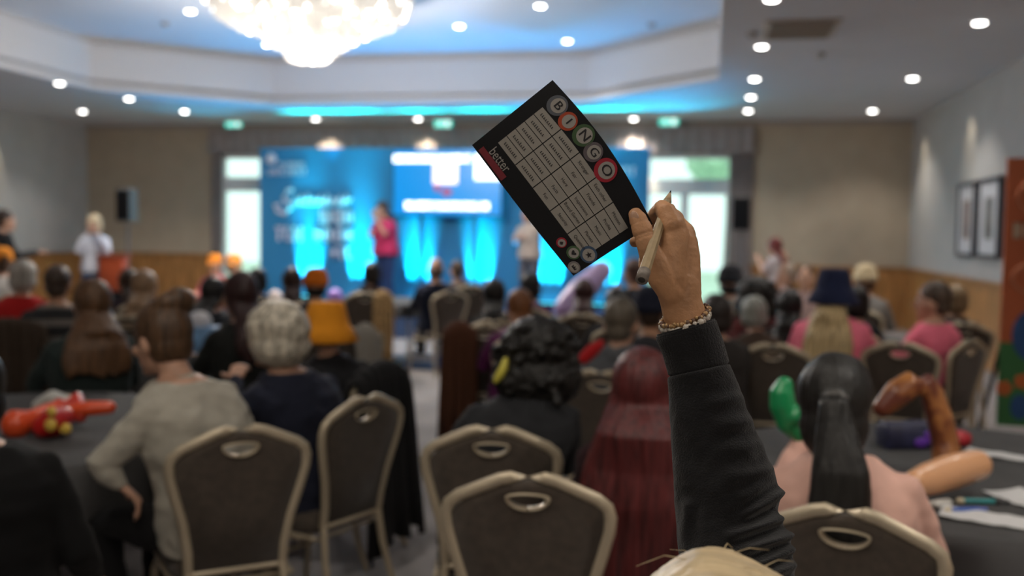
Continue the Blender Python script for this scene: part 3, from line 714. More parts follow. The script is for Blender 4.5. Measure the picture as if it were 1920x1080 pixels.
for px, py, q in ((97, 772, .02), (95, 797, .026), (124, 804, .022), (118, 806, .014)):
    m = MB(); m.ell(at(px, py, z - .11) - t.location, (q, q * .6, q)); part('yellow_spot', m, M_yel, t)
inflat('red_inflatable', 'rounded red inflatable behind the spotted one on the lower left table', [at(115, 762, z + .15), at(140, 752, z + .2), at(150, 780, z + .1)], [.04, .045, .03], vinyl('coral', (.6, .05, .03)))
inflat('pale_inflatable', 'pale clear inflatable at the back left of the heap on the lower left table', [at(75, 762, z + .3), at(100, 750, z + .3), at(122, 756, z + .25)], [.035, .045, .035], M_clr)
inflat('cream_inflatable', 'cream and green inflatable at the back right of the heap on the lower left table', [at(128, 752, z + .3), at(146, 756, z + .3), at(136, 776, z + .2)], [.03, .035, .03], vinyl('cream', (.5, .5, .3), .5, 20))
# lilac inflatable in front of the stage, pale blue bag, orange things
t = inflat('lilac_inflatable', 'pale lilac inflatable slanting up in front of the stage lights', [at(1062, 578, 9.3), at(1092, 545, 9.3), at(1128, 508, 9.3)], [.12, .13, .10], vinyl('lilac', (.55, .42, .72)), vox=.02)
inflat('violet_balloon', 'small violet balloon right of the orange beanie', [at(628, 555, 11.0), at(631, 561, 11.0)], [.085, .08], vinyl('violet', (.42, .25, .75)), vox=.012)
inflat('white_balloon', 'white and cream balloon left of the orange beanie', [at(515, 556, 11.0), at(520, 561, 11.0)], [.075, .07], vinyl('whitish', (.6, .52, .48)), vox=.012)
p = T3
t = thing('gift_bag', 'pale blue paper bag with white tissue on the second row table at left', 'bag', (P(380, 640, 6.4).x, P(380, 640, 6.4).y, TT), R(15))
m = MB(); m.loft([[V(q) for q in ((-.14, -.08, z), (.14, -.08, z), (.16 + k, .08, z), (-.15 - k, .08, z))] for z, k in ((0, 0), (.1, .02), (.2, .04))]); part('body', m, mat('bag_blue', (.16, .32, .55), .5, var=.3, scale=14), t, True, .01)
m = MB(); m.ell((-.02, 0, .23), (.08, .06, .07)); m.ell((-.09, -.03, .2), (.05, .05, .06)); part('tissue', m, mat('bag_tissue', (.62, .62, .66), .8), t)
# ------------------------------------------------------------------ coats and scarves on chair backs, bags on the floor
def coat(ch, label, m_, w, drop_back, drop_front, x0=0.0, nm='coat', seed=0, flare=.1):
    root, rz = ch; m = MB(); n = 40; rings = []; zt = .925
    path = []
    for i in range(13):
        q = i / 12; path.append((-.33 - .05 * q - .02, zt - drop_back * (1 - q) if False else 0))
    prof = [(-.36, zt - drop_back), (-.355, zt - drop_back * .75), (-.345, zt - drop_back * .5), (-.335, zt - drop_back * .22), (-.325, zt - .06), (-.31, zt), (-.285, zt + .018), (-.255, zt), (-.24, zt - .06), (-.235, zt - drop_front * .5), (-.225, zt - drop_front)]
    for y, z_ in prof:
        k = (zt - z_) / max(drop_back, .01); ww = w * (1 + flare * k)
        rings.append([V((x0 + ww * (2 * j / n - 1), y + (-1 if y < -.285 else 1) * (.03 * k * (1 + math.sin(j * .55 + seed)) + .012 * math.sin(j * 1.3 + seed * 2)) , z_ - .075 * (abs(2 * j / n - 1) ** 2) + .02 * k * math.sin(j * .4 + seed))) for j in range(n + 1)])
    m.loft(rings, cap=False, closed=False)
    o = solo(nm, m, m_, label, nm, None, root, (0, 0, rz)); sd = o.modifiers.new('thick', 'SOLIDIFY'); sd.thickness = .012; sd.offset = 1
    return o
coat(CH['coat'], 'brown coat hanging over the left side of a chair beside the aisle', cloth((.085, .032, .016), 'coat'), .12, .74, .4, -.17, seed=1)
coat(CH['black_coat'], 'long black coat over the chair beside the aisle, its hem near the floor', cloth((.010, .010, .011), 'coat'), .25, .80, .45, 0, seed=2, flare=.25)
coat(CH['scarf'], 'pale grey scarf hanging on a chair back at the left of the aisle', cloth((.27, .25, .22), 'coat'), .09, .5, .35, .07, 'scarf', 3)
coat(CH['mid_aisle'], 'tan furry coat hanging from the chair with the black hooded person', mat('tan_fur', (.42, .27, .12), .95, var=.5, scale=30, bump=1, bscale=90), .10, .72, .4, .19, 'coat', 4)
coat(CH['left_edge'], 'dark brown coat on the chair at the left edge', cloth((.045, .03, .02), 'coat'), .24, .55, .4, .02, seed=5)
def carton(px, py, label, w, h, cols):
    p = on_z(px, py, 0); t = thing('carton', label, 'carton', p, R(-10), 'blue and white cartons on the floor')
    m = MB(); m.box((-w, -.1, 0.0), (w, .1, h * .5)); part('lower_half', m, mat('carton_blue', (.12, .24, .5), .5), t, False, .006)
    m = MB(); m.box((-w * .98, -.098, h * .5), (w * .98, .098, h)); part('upper_half', m, mat('carton_white', (.5, .54, .62), .5), t, False, .006)
carton(792, 690, 'wide blue and white carton on the floor under the bald man', .17, .17, 0)
carton(836, 690, 'tall pale blue and white carton on the floor beside the aisle', .11, .30, 0)
# orange and green banner board on an easel
bp = P(1879, 548, 7.75); rzb = azim(1900) + R(12)
t = thing('banner_board', 'tall orange and green display board on black legs at the right edge', 'banner', (bp.x, bp.y, 0), rzb)
zt_, zb_ = P(1890, 297, 7.75).z, P(1872, 800, 7.75).z; zm = P(1880, 642, 7.75).z; W = .85
m = MB(); m.box((0, 0, zm), (W, .03, zt_)); part('orange_panel', m, mat('banner_orange', (.52, .13, .045), .6, var=.08, scale=3), t, False)
m = MB(); m.box((0, 0, zb_), (W, .03, zm)); part('green_panel', m, mat('banner_green', (.04, .19, .06), .6, var=.08, scale=3), t, False)
m = MB()
for i in range(15): m.ell((W * .5 + .38 * math.cos(i * .42 + .0), -.004, zm - .03 + .18 * math.sin(i * .42)), (.02, .004, .02)) if False else None
m.ell((.22, -.004, zm + .06), (.14, .005, .2)); part('blue_figure', m, mat('banner_blue', (.02, .09, .26), .6), t)
m = MB()
for x, z_ in ((.04, zm - .36), (.17, zm - .30), (.3, zm - .38)):
    for k in range(5): m.ell((x + .035 * math.cos(k * 1.257), -.004, z_ + .035 * math.sin(k * 1.257)), (.026, .004, .026))
part('orange_flowers', m, mat('banner_flower', (.6, .14, .03), .6), t)
m = MB(); m.ell((.16, -.004, zm - .5), (.07, .004, .1)); part('blue_print', m, MATS['banner_blue'], t)
m = MB(); glyphs(m, .06, .55, zt_ - .62, zt_ - .5, -.006, 51); part('pale_lettering', m, mat('banner_cream', (.6, .5, .36), .6), t, False)
m = MB(); m.torus((.17, -.003, zm + .5), .1, .014, 24, 6, M=Matrix.Rotation(PI / 2, 3, 'X')); part('ring_print', m, mat('banner_ring', (.55, .2, .1), .6), t); m = MB(); m.torus((.2, -.003, zt_ - .3), .12, .012, 24, 6, M=Matrix.Rotation(PI / 2, 3, 'X')); part('ring_print', m, mat('banner_ring', (.55, .2, .1), .6), t)
for s in (.12, .72):
    m = MB(); m.chain([(s, .05, 1.2), (s - .25 * (1 if s < .4 else -1), .06, .012)], [.018, .016]); part('leg', m, M_black, t)
# red chair bag near the far left wall
m = MB(); m.loft([[V(q) for q in ((-.2, -.1, z), (.2, -.1, z), (.18, .1, z), (-.18, .1, z))] for z in (.0, .3, .5)]); p = P(214, 505, 14.6)
t = thing('storage_tub', 'orange red tub standing on a flight case left of the loudspeaker stand', 'tub', (p.x, p.y, 0.62)); part('body', m, mat('tub_orange', (.42, .07, .02), .6), t, True, .02); m = MB(); m.box((-.22, -.12, .5), (.22, .12, .53)); part('lid', m, mat('tub_lid', (.3, .05, .02), .6), t, False, .01)
t = thing('flight_case', 'black flight case on the floor by the far left wall', 'case', (p.x, p.y, 0)); m = MB(); m.box((-.3, -.2, .03), (.3, .2, .615)); part('body', m, M_black, t, False, .01); m = MB(); m.box((-.305, -.205, .3), (.305, .205, .32)); part('edge_trim', m, M_steel, t, False)
# ------------------------------------------------------------------ people
def rot2(v, a): c, s = math.cos(a), math.sin(a); return V((v.x * c - v.y * s, v.x * s + v.y * c, v.z))
POSES = {  # (elbow, wrist) for right (+x); mirrored left. heights for a sitting person
 'lap':   ((0.215, 0.03, 0.73), (0.11, 0.25, 0.63)),
 'table': ((0.215, 0.13, 0.75), (0.15, 0.38, 0.80)),
 'clap':  ((0.22, 0.12, 0.77), (0.055, 0.30, 0.99)),
 'chin':  ((0.20, 0.20, 0.80), (0.07, 0.22, 1.05)),
 'side':  ((0.225, -0.02, 0.72), (0.24, 0.16, 0.58)),
 'up':    ((0.30, 0.10, 1.08), (0.22, 0.16, 1.34)),
 'fold':  ((0.235, 0.08, 0.74), (0.02, 0.25, 0.82)),
 'hang':  ((0.22, -0.02, 0.72), (0.23, 0.04, 0.49)),
}
class Body:
    def __init__(s, stand=False, lean=(0, 0.03), yaw=0, pitch=0, pose=('lap', 'lap'), wide=1.0, turn=0):
        s.stand, s.lean, s.yaw, s.pitch, s.wide = stand, lean, yaw, pitch, wide
        s.dz = 0.40 if stand else 0.0
        s.pose = pose
    def off(s, z):                       # bend of the spine at (sitting) height z
        k = max(0, (z - 0.5) / 0.68); k = k ** 1.15
        return V((s.lean[0] * k, s.lean[1] * k, 0))
    def p(s, x, y, z):                   # a point fixed to the trunk
        return V((x * s.wide, y, z + s.dz)) + s.off(z)
    def head_c(s): return V((0, 0.035, 1.19 + s.dz)) + s.off(1.185)
    hs = 1.10
    def headM(s): return Matrix.Rotation(s.yaw, 3, 'Z') @ Matrix.Rotation(s.pitch, 3, 'X') @ Matrix.Diagonal((s.hs, s.hs, s.hs))
    def arm(s, side):
        pz = s.pose[0 if side > 0 else 1]
        if isinstance(pz, dict):
            sh = s.p(0.152 * side, -0.005, 0.955); w = pz['w']; e = (sh + w) / 2 + V(pz['bend']); return sh, e, w
        e, w = POSES[s.pose[0 if side > 0 else 1]] if isinstance(s.pose[0 if side > 0 else 1], str) else s.pose[0 if side > 0 else 1]
        sh = s.p(0.152 * side, -0.005, 0.955)
        def q(t):
            o = s.off(t[2]); return V((t[0] * side * (s.wide if abs(t[0]) > .15 else 1), t[1], t[2] + s.dz)) + o * .9
        return sh, q(e), q(w)
    TORSO = [(0.455, .15, .10), (0.48, .18, .122), (0.55, .185, .126), (0.62, .172, .118), (0.70, .160, .108), (0.80, .168, .112), (0.88, .176, .118), (0.94, .176, .110), (0.985, .152, .096), (1.02, .115, .078), (1.045, .082, .066), (1.062, .062, .056)]
    def torso(s, m, g=0.0, z0=0.0, z1=9, n=28):
        rings = []
        for z, rx, ry in s.TORSO:
            if z < z0 or z > z1: continue
            ring = []
            for j in range(n):
                a = 2 * PI * j / n; c_, s_ = math.cos(a), math.sin(a); e = .82
                ring.append(s.p((rx + g) * math.copysign(abs(c_) ** e, c_), (ry + g / max(s.wide, 1)) * math.copysign(abs(s_) ** e, s_) * (1 + (s.wide - 1) * .8), z))
            rings.append(ring)
        m.loft(rings)
    def legs(s):
        out = []
        for d in (-1, 1):
            if s.stand: out.append([V((.095 * d, 0, .90)), V((.105 * d, .02, .50)), V((.11 * d, -.01, .09))])
            else: out.append([V((.095 * d, .01, .54)), V((.13 * d, .43, .525)), V((.13 * d, .40, .10))])
        return out
    def feet(s): return [(l[2] + V((0, -.03, -.045)), l[2] + V((0.012 * (1 if l[2].x > 0 else -1), .16, -.055))) for l in s.legs()]

def hand(m, w, d, nrm, side, curl=.45, sc=1.0):
    d = d.normalized(); nrm = (nrm - d * nrm.dot(d)).normalized(); lat = d.cross(nrm).normalized() * side
    m.chain([w, w + d * .04 * sc, w + d * .085 * sc], [(.022 * sc, .017 * sc), (.036 * sc, .015 * sc), (.038 * sc, .012 * sc)], side=lat, n=12)
    for k, (o, L) in enumerate(((-.031, .060), (-.0105, .074), (.0105, .080), (.031, .070))):
        b = w + d * .088 * sc + lat * o * sc; dd = d + lat * o * 3.0; pts = [b - dd * .01]
        a = 0
        for f in (.45, .32, .23):
            a += curl; dir_ = (dd * math.cos(a) - nrm * math.sin(a)).normalized(); pts.append(pts[-1] + dir_ * L * f * 1.1 * sc)
        m.chain(pts, [.0088 * sc, .0085 * sc, .0078 * sc, .0066 * sc], n=8)
    t0 = w + d * .025 * sc + lat * .028 * sc
    m.chain([t0, t0 + (d * .5 + lat * .75 - nrm * .3).normalized() * .04 * sc, t0 + (d * .8 + lat * .7 - nrm * .45).normalized() * .075 * sc], [.0135 * sc, .0105 * sc, .0085 * sc], n=8)

def skin_body(b, vox=.008, skip_arm=0, smooth=2):
    m = MB(); b.torso(m, -.006)
    Mh = b.headM(); hc = b.head_c(); H = lambda x, y, z: hc + Mh @ V((x, y, z))
    m.chain([b.p(0, 0, .98), b.p(0, .008, 1.05), H(0, -.018, -.06)], [.062, .054, .056], n=14)
    m.ell(hc + Mh @ V((0, -.008, .015)), (.077, .096, .112), 20, 14, M=Mh)
    m.ell(H(0, .022, -.055), (.060, .070, .068), 16, 10, M=Mh)           # jaw
    m.ell(H(0, .078, -.105), (.022, .018, .016), 10, 6, M=Mh)             # chin
    m.chain([H(0, .088, .012), H(0, .108, -.022), H(0, .106, -.034)], [.009, .012, .014], n=10)   # nose
    m.ell(H(0, .086, -.066), (.025, .013, .007), 10, 6, M=Mh); m.ell(H(0, .084, -.078), (.022, .013, .008), 10, 6, M=Mh)   # lips
    m.ell(H(0, .082, .030), (.05, .014, .010), 12, 6, M=Mh)               # brow
    for s in (-1, 1):
        m.ell(H(.05 * s, .06, -.03), (.022, .022, .02), 10, 6, M=Mh)      # cheek
        m.ell(H(.078 * s, -.005, -.015), (.011, .02, .032), 10, 8, M=Mh)  # ear
        if s != skip_arm:
            sh, e, w = b.arm(s)
            m.chain([sh, sh * .4 + e * .6, e, e * .5 + w * .5, w], [.046, .042, .036, .035, .025], n=14)
            hd = (w - e).normalized(); up = V((0, 0, 1)) if abs(hd.z) < .75 else V((-s, 0, 0.1))
            hand(m, w, hd, up, s)
    for l in b.legs(): m.chain([l[0], l[0] * .5 + l[1] * .5, l[1], l[1] * .55 + l[2] * .45, l[2]], [.075, .068, .052, .05, .036], n=12)
    return remesh(m, vox, smooth)
def folds(amp, sc=9.0):
    return lambda p, n: amp * (noise.noise(V((p.x * sc, p.y * sc, p.z * sc * 1.7))) + .5 * noise.noise(V((p.x * sc * 2.3 + 5, p.y * sc * 2.3, p.z * sc * 3.2))))
def top_mesh(b, sleeve='long', g=.016, zlo=.47, vox=.011, skip_arm=0, amp=.007, hood=False):
    m = MB(); b.torso(m, g, zlo, 1.045)
    for s in (-1, 1):
        sh, e, w = b.arm(s)
        if s == skip_arm: m.chain([sh, sh * .6 + e * .4], [.056, .052], n=14); continue
        if sleeve == 'long': m.chain([sh, sh * .5 + e * .5, e, e * .5 + w * .5, e * .06 + w * .94], [.056 + g * .3, .053 + g * .3, .047 + g * .3, .045, .036], n=16)
        elif sleeve == 'short': m.chain([sh, sh * .35 + e * .65], [.056 + g * .4, .058 + g * .3], n=16)
        else: m.ell(sh, (.055, .05, .05))
    if hood: m.chain([b.p(-.07, -.03, 1.05), b.p(0, -.075, 1.02), b.p(.07, -.03, 1.05)], [.04, .05, .04], n=12)
    elif sleeve == 'long': m.chain([b.p(0, 0, 1.02), b.p(0, .004, 1.05)], [(.074, .066), (.066, .062)], side=(1, 0, 0), n=18, caps=False)
    return remesh(m, vox, 3, folds(amp))
def trouser_mesh(b, g=.016, vox=.013, skirt=False):
    m = MB(); b.torso(m, g * .8, 0, .64)
    for l in b.legs(): m.chain([l[0], l[0] * .5 + l[1] * .5, l[1], l[1] * .5 + l[2] * .5, l[2] + V((0, 0, .0))], [.09, .085, .068, .064, .058], n=14)
    return remesh(m, vox, 3, folds(.006))
def shoe_parts(b, m_, parent):
    for a, c in b.feet():
        m = MB(); m.chain([a, a * .5 + c * .5 + V((0, 0, .004)), c], [(.036, .04), (.04, .036), (.038, .026)], side=(1, 0, 0), n=12); part('shoe', m, m_, parent)
# hair: built about the head centre, face towards +Y
def hair_mesh(style, b, L=.3, w=.10, vox=.007, seed=0, big=0):
    m = MB(); Mh = b.headM(); hc = b.head_c(); I = Matrix.Identity(3)
    H = lambda x, y, z: hc + Mh @ V((x, y, z))
    cap = lambda r=(.087, .103, .108), c=(0, -.018, .028): m.ell(H(*c), r, 22, 14, M=Mh)
    groove, freq = .003, 55
    if style == 'short': cap((.083, .098, .096), (0, -.02, .036)); m.ell(H(0, -.05, -.03), (.066, .06, .06), 14, 10, M=Mh)
    elif style == 'crop': cap((.080, .096, .092), (0, -.02, .036)); m.ell(H(0, -.045, -.03), (.064, .058, .055), 14, 10, M=Mh); groove = .001
    elif style == 'fringe': m.ell(H(0, -.045, -.02), (.081, .068, .055), 18, 10, M=Mh); groove = .001      # bald on top
    elif style == 'bob':
        cap((.096 + big, .112 + big, .112), (0, -.02, .028)); m.ell(H(0, -.035, -.03), (.098 + big, .095 + big, .085), 20, 12, M=Mh); groove = .0045 if big > .013 else .002
    elif style == 'bun':
        cap(); m.ell(H(0, -.04, -.02), (.078, .075, .075), 16, 10, M=Mh); m.ell(H(.03, -.075, .125), (.052, .05, .045), 14, 10, M=Mh); m.ell(H(-.015, -.06, .115), (.04, .04, .035), 12, 8, M=Mh)
    elif style == 'pony':
        cap((.098, .112, .114)); m.ell(H(0, -.045, -.055), (.092, .08, .095), 18, 12, M=Mh)
        pts = [H(0, -.10, .03), H(0, -.145, .02)]; k = b.p(0, -.165, 1.03); pts += [k, k + V((.0, -.012, -L * .4)), k + V((-.012, .0, -L * .75)), k + V((-.025, .012, -L))]
        m.chain(pts, [(.040, .03), (.044, .036), (w * .86, .044), (w, .04), (w * .98, .036), (w * .62, .02)], side=Mh @ V((1, 0, 0)), n=18)
    elif style == 'long':
        cap((.092 + big, .108 + big, .112 + 1.6 * big))
        bx_ = b.p(0, -.155, 0.9); top = H(0, -.03, .02); y1 = b.p(0, -.12, 1.02)
        rows = [(H(0, -.02, .06), .086 + big, .09 + big), (H(0, -.03, -.03), max(.094, w * .56) + big, .095 + big * .6), (V((y1.x, y1.y + .02, H(0, 0, -.11).z)), max(.09, w * .72), .086)]
        zt = H(0, 0, -.11).z
        for i in range(1, 6):
            q = i / 5; z = zt - L * q; o = b.p(0, -.125 - .02 * q, z - b.dz)
            rows.append((V((o.x, o.y - .012 + (.02 if q < .35 else 0), z)), w * (.80 + .30 * min(1, q * 1.8)) * (1 - .16 * max(0, q - .75) / .25), .062 - .028 * q))
        m.loft([[c_ + V((rx * math.cos(2 * PI * j / 24), ry * math.sin(2 * PI * j / 24), (max(0, ri - 5)) * .014 * math.sin(j * 2.3 + seed) + (max(0, ri - 6)) * .012 * math.sin(j * 4.1))) for j in range(24)] for ri, (c_, rx, ry) in enumerate(rows)])
    elif style == 'curly':
        m.ell(H(0, -.02, .03), (.142, .135, .122), 20, 12, M=Mh); m.ell(H(0, -.035, -.07), (.165, .13, .12), 20, 12, M=Mh)
        for i in range(46):
            a = random.random() * 6.28; z = random.uniform(-.15, .12); r = .142 + .02 * random.random()
            if math.sin(a) > .45 and z < .09: continue
            r *= (1.08 if z < -.04 else 1) * math.sqrt(max(.1, 1 - (max(0, z - .02) / .14) ** 2)); m.ell(H(r * math.cos(a), -.025 + r * .9 * math.sin(a), z), (.021,) * 3, 8, 6)
        groove = .006
    elif style == 'beanie':
        m.ell(H(0, -.02, -.04), (.084, .085, .07), 16, 10, M=Mh)
    hl = Mh.inverted()
    def disp(p, n):
        q = hl @ (p - hc); a = math.atan2(q.x, -q.y)
        if style == 'curly': return .007 * noise.noise(q * 42) + .004 * noise.noise(q * 90)
        lo = .007 * noise.noise(V((q.x * 16 + seed, q.y * 16, q.z * 6))) if style in ('long', 'pony', 'bun', 'bob') else 0
        if style == 'bob' and big > .013: return .009 * noise.noise(q * 20) + .005 * noise.noise(q * 45)
        return lo + groove * (noise.noise(V((a * 11 + seed, q.z * 7, seed))) + .6 * noise.noise(V((a * 27 + seed, q.z * 11, 3))))
    return remesh(m, vox, 12 if style == 'pony' else 4, disp)
def hat(kind, b, parent, m_, k=1.0):
    Mh = b.headM() @ Matrix.Diagonal((k, k, 1)); hc = b.head_c(); c = hc + Mh @ V((0, -.015, .03)); m = MB()
    if kind == 'beanie':
        m.lathe([(.098, -.03), (.104, -.028), (.105, .01), (.1, .014), (.097, .05), (.082, .088), (.05, .112), (.02, .12), (.001, .121)], c, 36, M=Mh)
        o = part('beanie', m, m_, parent)
    elif kind == 'bucket':
        m.lathe([(.166, -.085), (.169, -.081), (.128, -.012), (.118, .0), (.103, .07), (.09, .112), (.078, .12), (.001, .123), (.001, .118), (.076, .115), (.113, -.004), (.161, -.085)], c, 40, M=Mh); o = part('bucket_hat', m, m_, parent)
    elif kind == 'cap':
        m.lathe([(.097, -.01), (.1, .0), (.097, .05), (.08, .085), (.045, .105), (.001, .11)], c, 32, M=Mh)
        m.chain([c + Mh @ V((0, .08, .0)), c + Mh @ V((0, .13, -.008)), c + Mh @ V((0, .165, -.018))], [(.07, .006), (.065, .006), (.035, .005)], side=Mh @ V((1, 0, 0)), n=16); o = part('cap', m, m_, parent)
    return o
def eyes(b, parent):
    Mh = b.headM(); hc = b.head_c()
    for s in (-1, 1):
        m = MB(); m.ell(hc + Mh @ V((.031 * s, .083, .006)), (.013, .010, .009), 12, 8, M=Mh); e = part('eye', m, mat('eye_white', (.55, .53, .5), .3), parent)
        m = MB(); m.ell(hc + Mh @ V((.031 * s, .0915, .006)), (.006, .003, .006), 10, 6, M=Mh); part('iris', m, mat('eye_dark', (.03, .02, .015), .2), e)
_cache = {}
SK = {'fair': (.50, .29, .20), 'tan': (.40, .21, .125), 'brown': (.17, .08, .045)}
M_shoe = mat('dark_shoe', (.03, .028, .028), .5)
def person(label, px, py, Z, rel=0, hair='short', hcol=(.06, .035, .02), top=(.02, .02, .022), sleeve='long', skin='fair', pose=('table', 'table'), lean=(0, .05), yaw=0, pitch=0, wide=1.0,
           bottom=(.02, .022, .03), stand=False, floor=0.0, root=None, hatk=None, hatc=None, hatsize=1.0, L=.3, w=.10, chair_=True, face=False, vox=.009, tvox=.012, amp=.007, hood=False, group='people at the tables', custom=None, big=0, hairtop=.012, stripes=None, topmat=None):
    hp = P(px, py, Z); rz = azim(px) + R(rel)
    hair_top = (.025 if hatk else (0 if hair in (None, 'fringe') else hairtop))
    std = 1.317 + (.40 if stand else 0) + hair_top
    s = min(1.1, max(.86, (hp.z - floor) / std))
    if root is not None:
        root, rz2 = root; rz = rz2 if rel is None else rz
        d = rot2(V((hp.x - root.x, hp.y - root.y, 0)), -rz) / s
        lean = (d.x, d.y - .035)
    b = Body(stand, lean, R(yaw), R(pitch), pose, wide)
    if root is None:
        o = b.head_c(); o = rot2(V((o.x, o.y, 0)), rz) * s; root = V((hp.x - o.x, hp.y - o.y, 0))
    b.pose = tuple({'w': rot2(P(*q[0]) - V((root.x, root.y, floor)), -rz) / s, 'bend': q[1]} if isinstance(q[0], tuple) and q[0][0] > 5 else q for q in pose)
    t = thing('person', label, 'person', (root.x, root.y, floor), rz, group, s)
    key = (stand, tuple(round(x, 2) for x in b.lean), yaw, pitch, str(pose), wide)
    def cached(k, fn):
        kk = (key, k)
        if kk not in _cache: _cache[kk] = fn()
        return _cache[kk]
    link('body', cached('body%s' % vox, lambda: skin_body(b, vox)), skinm(SK[skin]), t)
    g = .016
    link('shirt' if sleeve == 'short' else 'sweater', cached(('top', sleeve, hood, amp), lambda: top_mesh(b, sleeve, g, .47, tvox, 0, amp, hood)), topmat or cloth(top), t)
    link('trousers', cached('trousers', lambda: trouser_mesh(b)), cloth(bottom, 'denim'), t)
    shoe_parts(b, M_shoe, t)
    if hair: link('hair', hair_mesh(hair, b, L, w, seed=len(_cache), big=big), hairm(hcol), t)
    if hatk: hat(hatk, b, t, cloth(hatc, 'hat'), hatsize)
    if face: eyes(b, t)
    if chair_:
        chair('banquet chair of the ' + short(label), root, rz, name='banquet_chair')
    return t, b, root, rz, s
def short(l):
    w_ = l.split()[:11]
    while w_[-1].strip(',') in ('a','the','of','and','with','in','by','at','to','just','his','her','facing','right','left','behind','beyond','near','beside','far','front','black','short','white','grey','navy','above','its','bare','pale','orange'): w_.pop()
    return ' '.join(w_).strip(',')
DK = (.014, .014, .016)
DARKB, BROWN, BLOND, GREYH, BLK, AUB, MAR = (.03, .016, .01), (.085, .045, .024), (.42, .30, .16), (.36, .33, .28), (.008, .007, .007), (.20, .075, .025), (.04, .012, .012)
# ---- people standing at the far end
person('presenter in a pink polo shirt with long dark hair standing on the stage', 716, 377, 15.25, 130, 'long', (.04, .022, .018), (.50, .035, .12), 'short', pose=('fold', 'chin'), wide=1.18, bottom=(.02, .04, .12), stand=True, floor=.33, chair_=False, face=True, yaw=20, L=.16, group='presenters')
person('presenter in a cream shirt and grey trousers on the stage behind the bingo card', 990, 385, 15.0, 150, 'short', BROWN, (.50, .42, .36), 'short', pose=('fold', 'up'), bottom=(.11, .11, .13), stand=True, floor=.33, chair_=False, face=True, group='presenters')
person('blonde woman in a white shirt standing by the far left wall, hands at her mouth', 176, 403, 14.6, 175, 'bob', (.55, .44, .28), (.62, .64, .72), 'long', pose=('chin', 'chin'), bottom=(.05, .09, .19), stand=True, chair_=False, face=True, yaw=-15, group='people standing')
person('man in black standing at the left edge by the wall', 10, 393, 12.6, -70, 'short', DARKB, (.016, .016, .018), 'long', pose=('table', 'hang'), stand=True, chair_=False, face=True, group='people standing')
person('person with dark red hair and a white top standing by the right curtain', 1452, 446, 14.0, 60, 'long', (.12, .012, .01), (.42, .36, .36), 'short', pose=('clap', 'clap'), stand=True, chair_=False, face=True, L=.2, group='people standing')
# ---- left block, from the back of the room forward
A = person
A('person in an orange cap far left, beyond the standing woman in white', 402, 476, 12.8, 160, 'short', BROWN, (.45, .1, .12), hatk='cap', hatc=(.75, .25, .02), face=True)
A('person in an orange cap left of the left glazed door', 438, 476, 12.4, 170, 'bob', BLOND, (.5, .2, .12), hatk='cap', hatc=(.75, .25, .02), face=True)
A('person in an orange and white cap cut by the left edge', 0, 462, 9.6, 20, 'short', BROWN, (.5, .48, .46), hatk='cap', hatc=(.8, .28, .03))
A('dark haired woman left of the wall-side speaker pole', 240, 505, 9.0, 20, 'long', DARKB, (.03, .02, .03), w=.1, L=.2)
A('woman with fair hair leaning her head on her hand, black top', 272, 508, 7.6, -15, 'long', (.26, .16, .09), (.02, .02, .022), pose=('chin', 'table'), w=.11, L=.18, lean=(.03, .08), wide=1.05)
A('grey haired person in a red top at the left edge', 44, 489, 7.9, -12, 'bob', (.36, .33, .29), (.42, .012, .012), pose=('lap', 'lap'), lean=(.04, .06), wide=1.1, chair_=False)
def stripe_mat():
    m = bpy.data.materials.new('striped_knit'); m.use_nodes = True; nt = m.node_tree; b = nt.nodes['Principled BSDF']; b.inputs['Roughness'].default_value = .9
    tc = nt.nodes.new('ShaderNodeTexCoord'); sp = nt.nodes.new('ShaderNodeSeparateXYZ'); nt.links.new(tc.outputs['Object'], sp.inputs[0])
    mu = nt.nodes.new('ShaderNodeMath'); mu.operation = 'MULTIPLY'; mu.inputs[1].default_value = 8.4; fr = nt.nodes.new('ShaderNodeMath'); fr.operation = 'FRACT'
    r = nt.nodes.new('ShaderNodeValToRGB'); r.color_ramp.interpolation = 'CONSTANT'; r.color_ramp.elements[0].color = (.012, .012, .013, 1); r.color_ramp.elements[1].position = .62; r.color_ramp.elements[1].color = (.15, .13, .115, 1)
    nt.links.new(sp.outputs['Z'], mu.inputs[0]); nt.links.new(mu.outputs[0], fr.inputs[0]); nt.links.new(fr.outputs[0], r.inputs['Fac']); nt.links.new(r.outputs['Color'], b.inputs['Base Color'])
    return m
A('person in a black knit with wide grey stripes behind the long brown hair', 108, 497, 7.0, -10, 'short', (.05, .03, .02), (.02, .02, .02), skin='tan', wide=1.22, topmat=stripe_mat(), lean=(-.03, .08), chair_=False)
A('woman with long wavy brown hair and a dark green top', 172, 526, 5.35, 12, 'long', (.10, .048, .02), (.022, .032, .03), w=.17, L=.24, wide=1.2, lean=(.04, .05), chair_=False)
A('woman with dark maroon hair and a black top, seated beside the pale blue bag', 450, 512, 5.75, 25, 'long', (.028, .010, .010), (.012, .013, .012), w=.115, L=.2, lean=(0, .05), wide=1.1, skin='tan', chair_=False)
A('person with black hair leaning over behind the maroon haired woman', 402, 520, 7.6, -35, 'long', BLK, (.014, .016, .022), w=.13, L=.15, lean=(0, .12), wide=1.15)
A('black haired person left of the white balloon', 482, 503, 9.4, 10, 'bob', BLK, DK)
A('brown haired person just left of the orange beanie', 548, 503, 9.0, 0, 'long', (.035, .016, .012), (.09, .075, .06), w=.1, L=.14)
A('person in a round orange beanie in front of the stage', 592, 503, 8.2, 0, 'beanie', BLK, (.016, .016, .02), hatk='beanie', hatc=(.62, .15, .01))
A('person in an orange bucket hat just behind the grey haired woman in navy', 611, 569, 5.1, 20, 'crop', BLK, (.012, .012, .014), hatk='bucket', hatc=(.75, .28, .015), wide=1.1, root=None, chair_=False, lean=(-.05, .1))
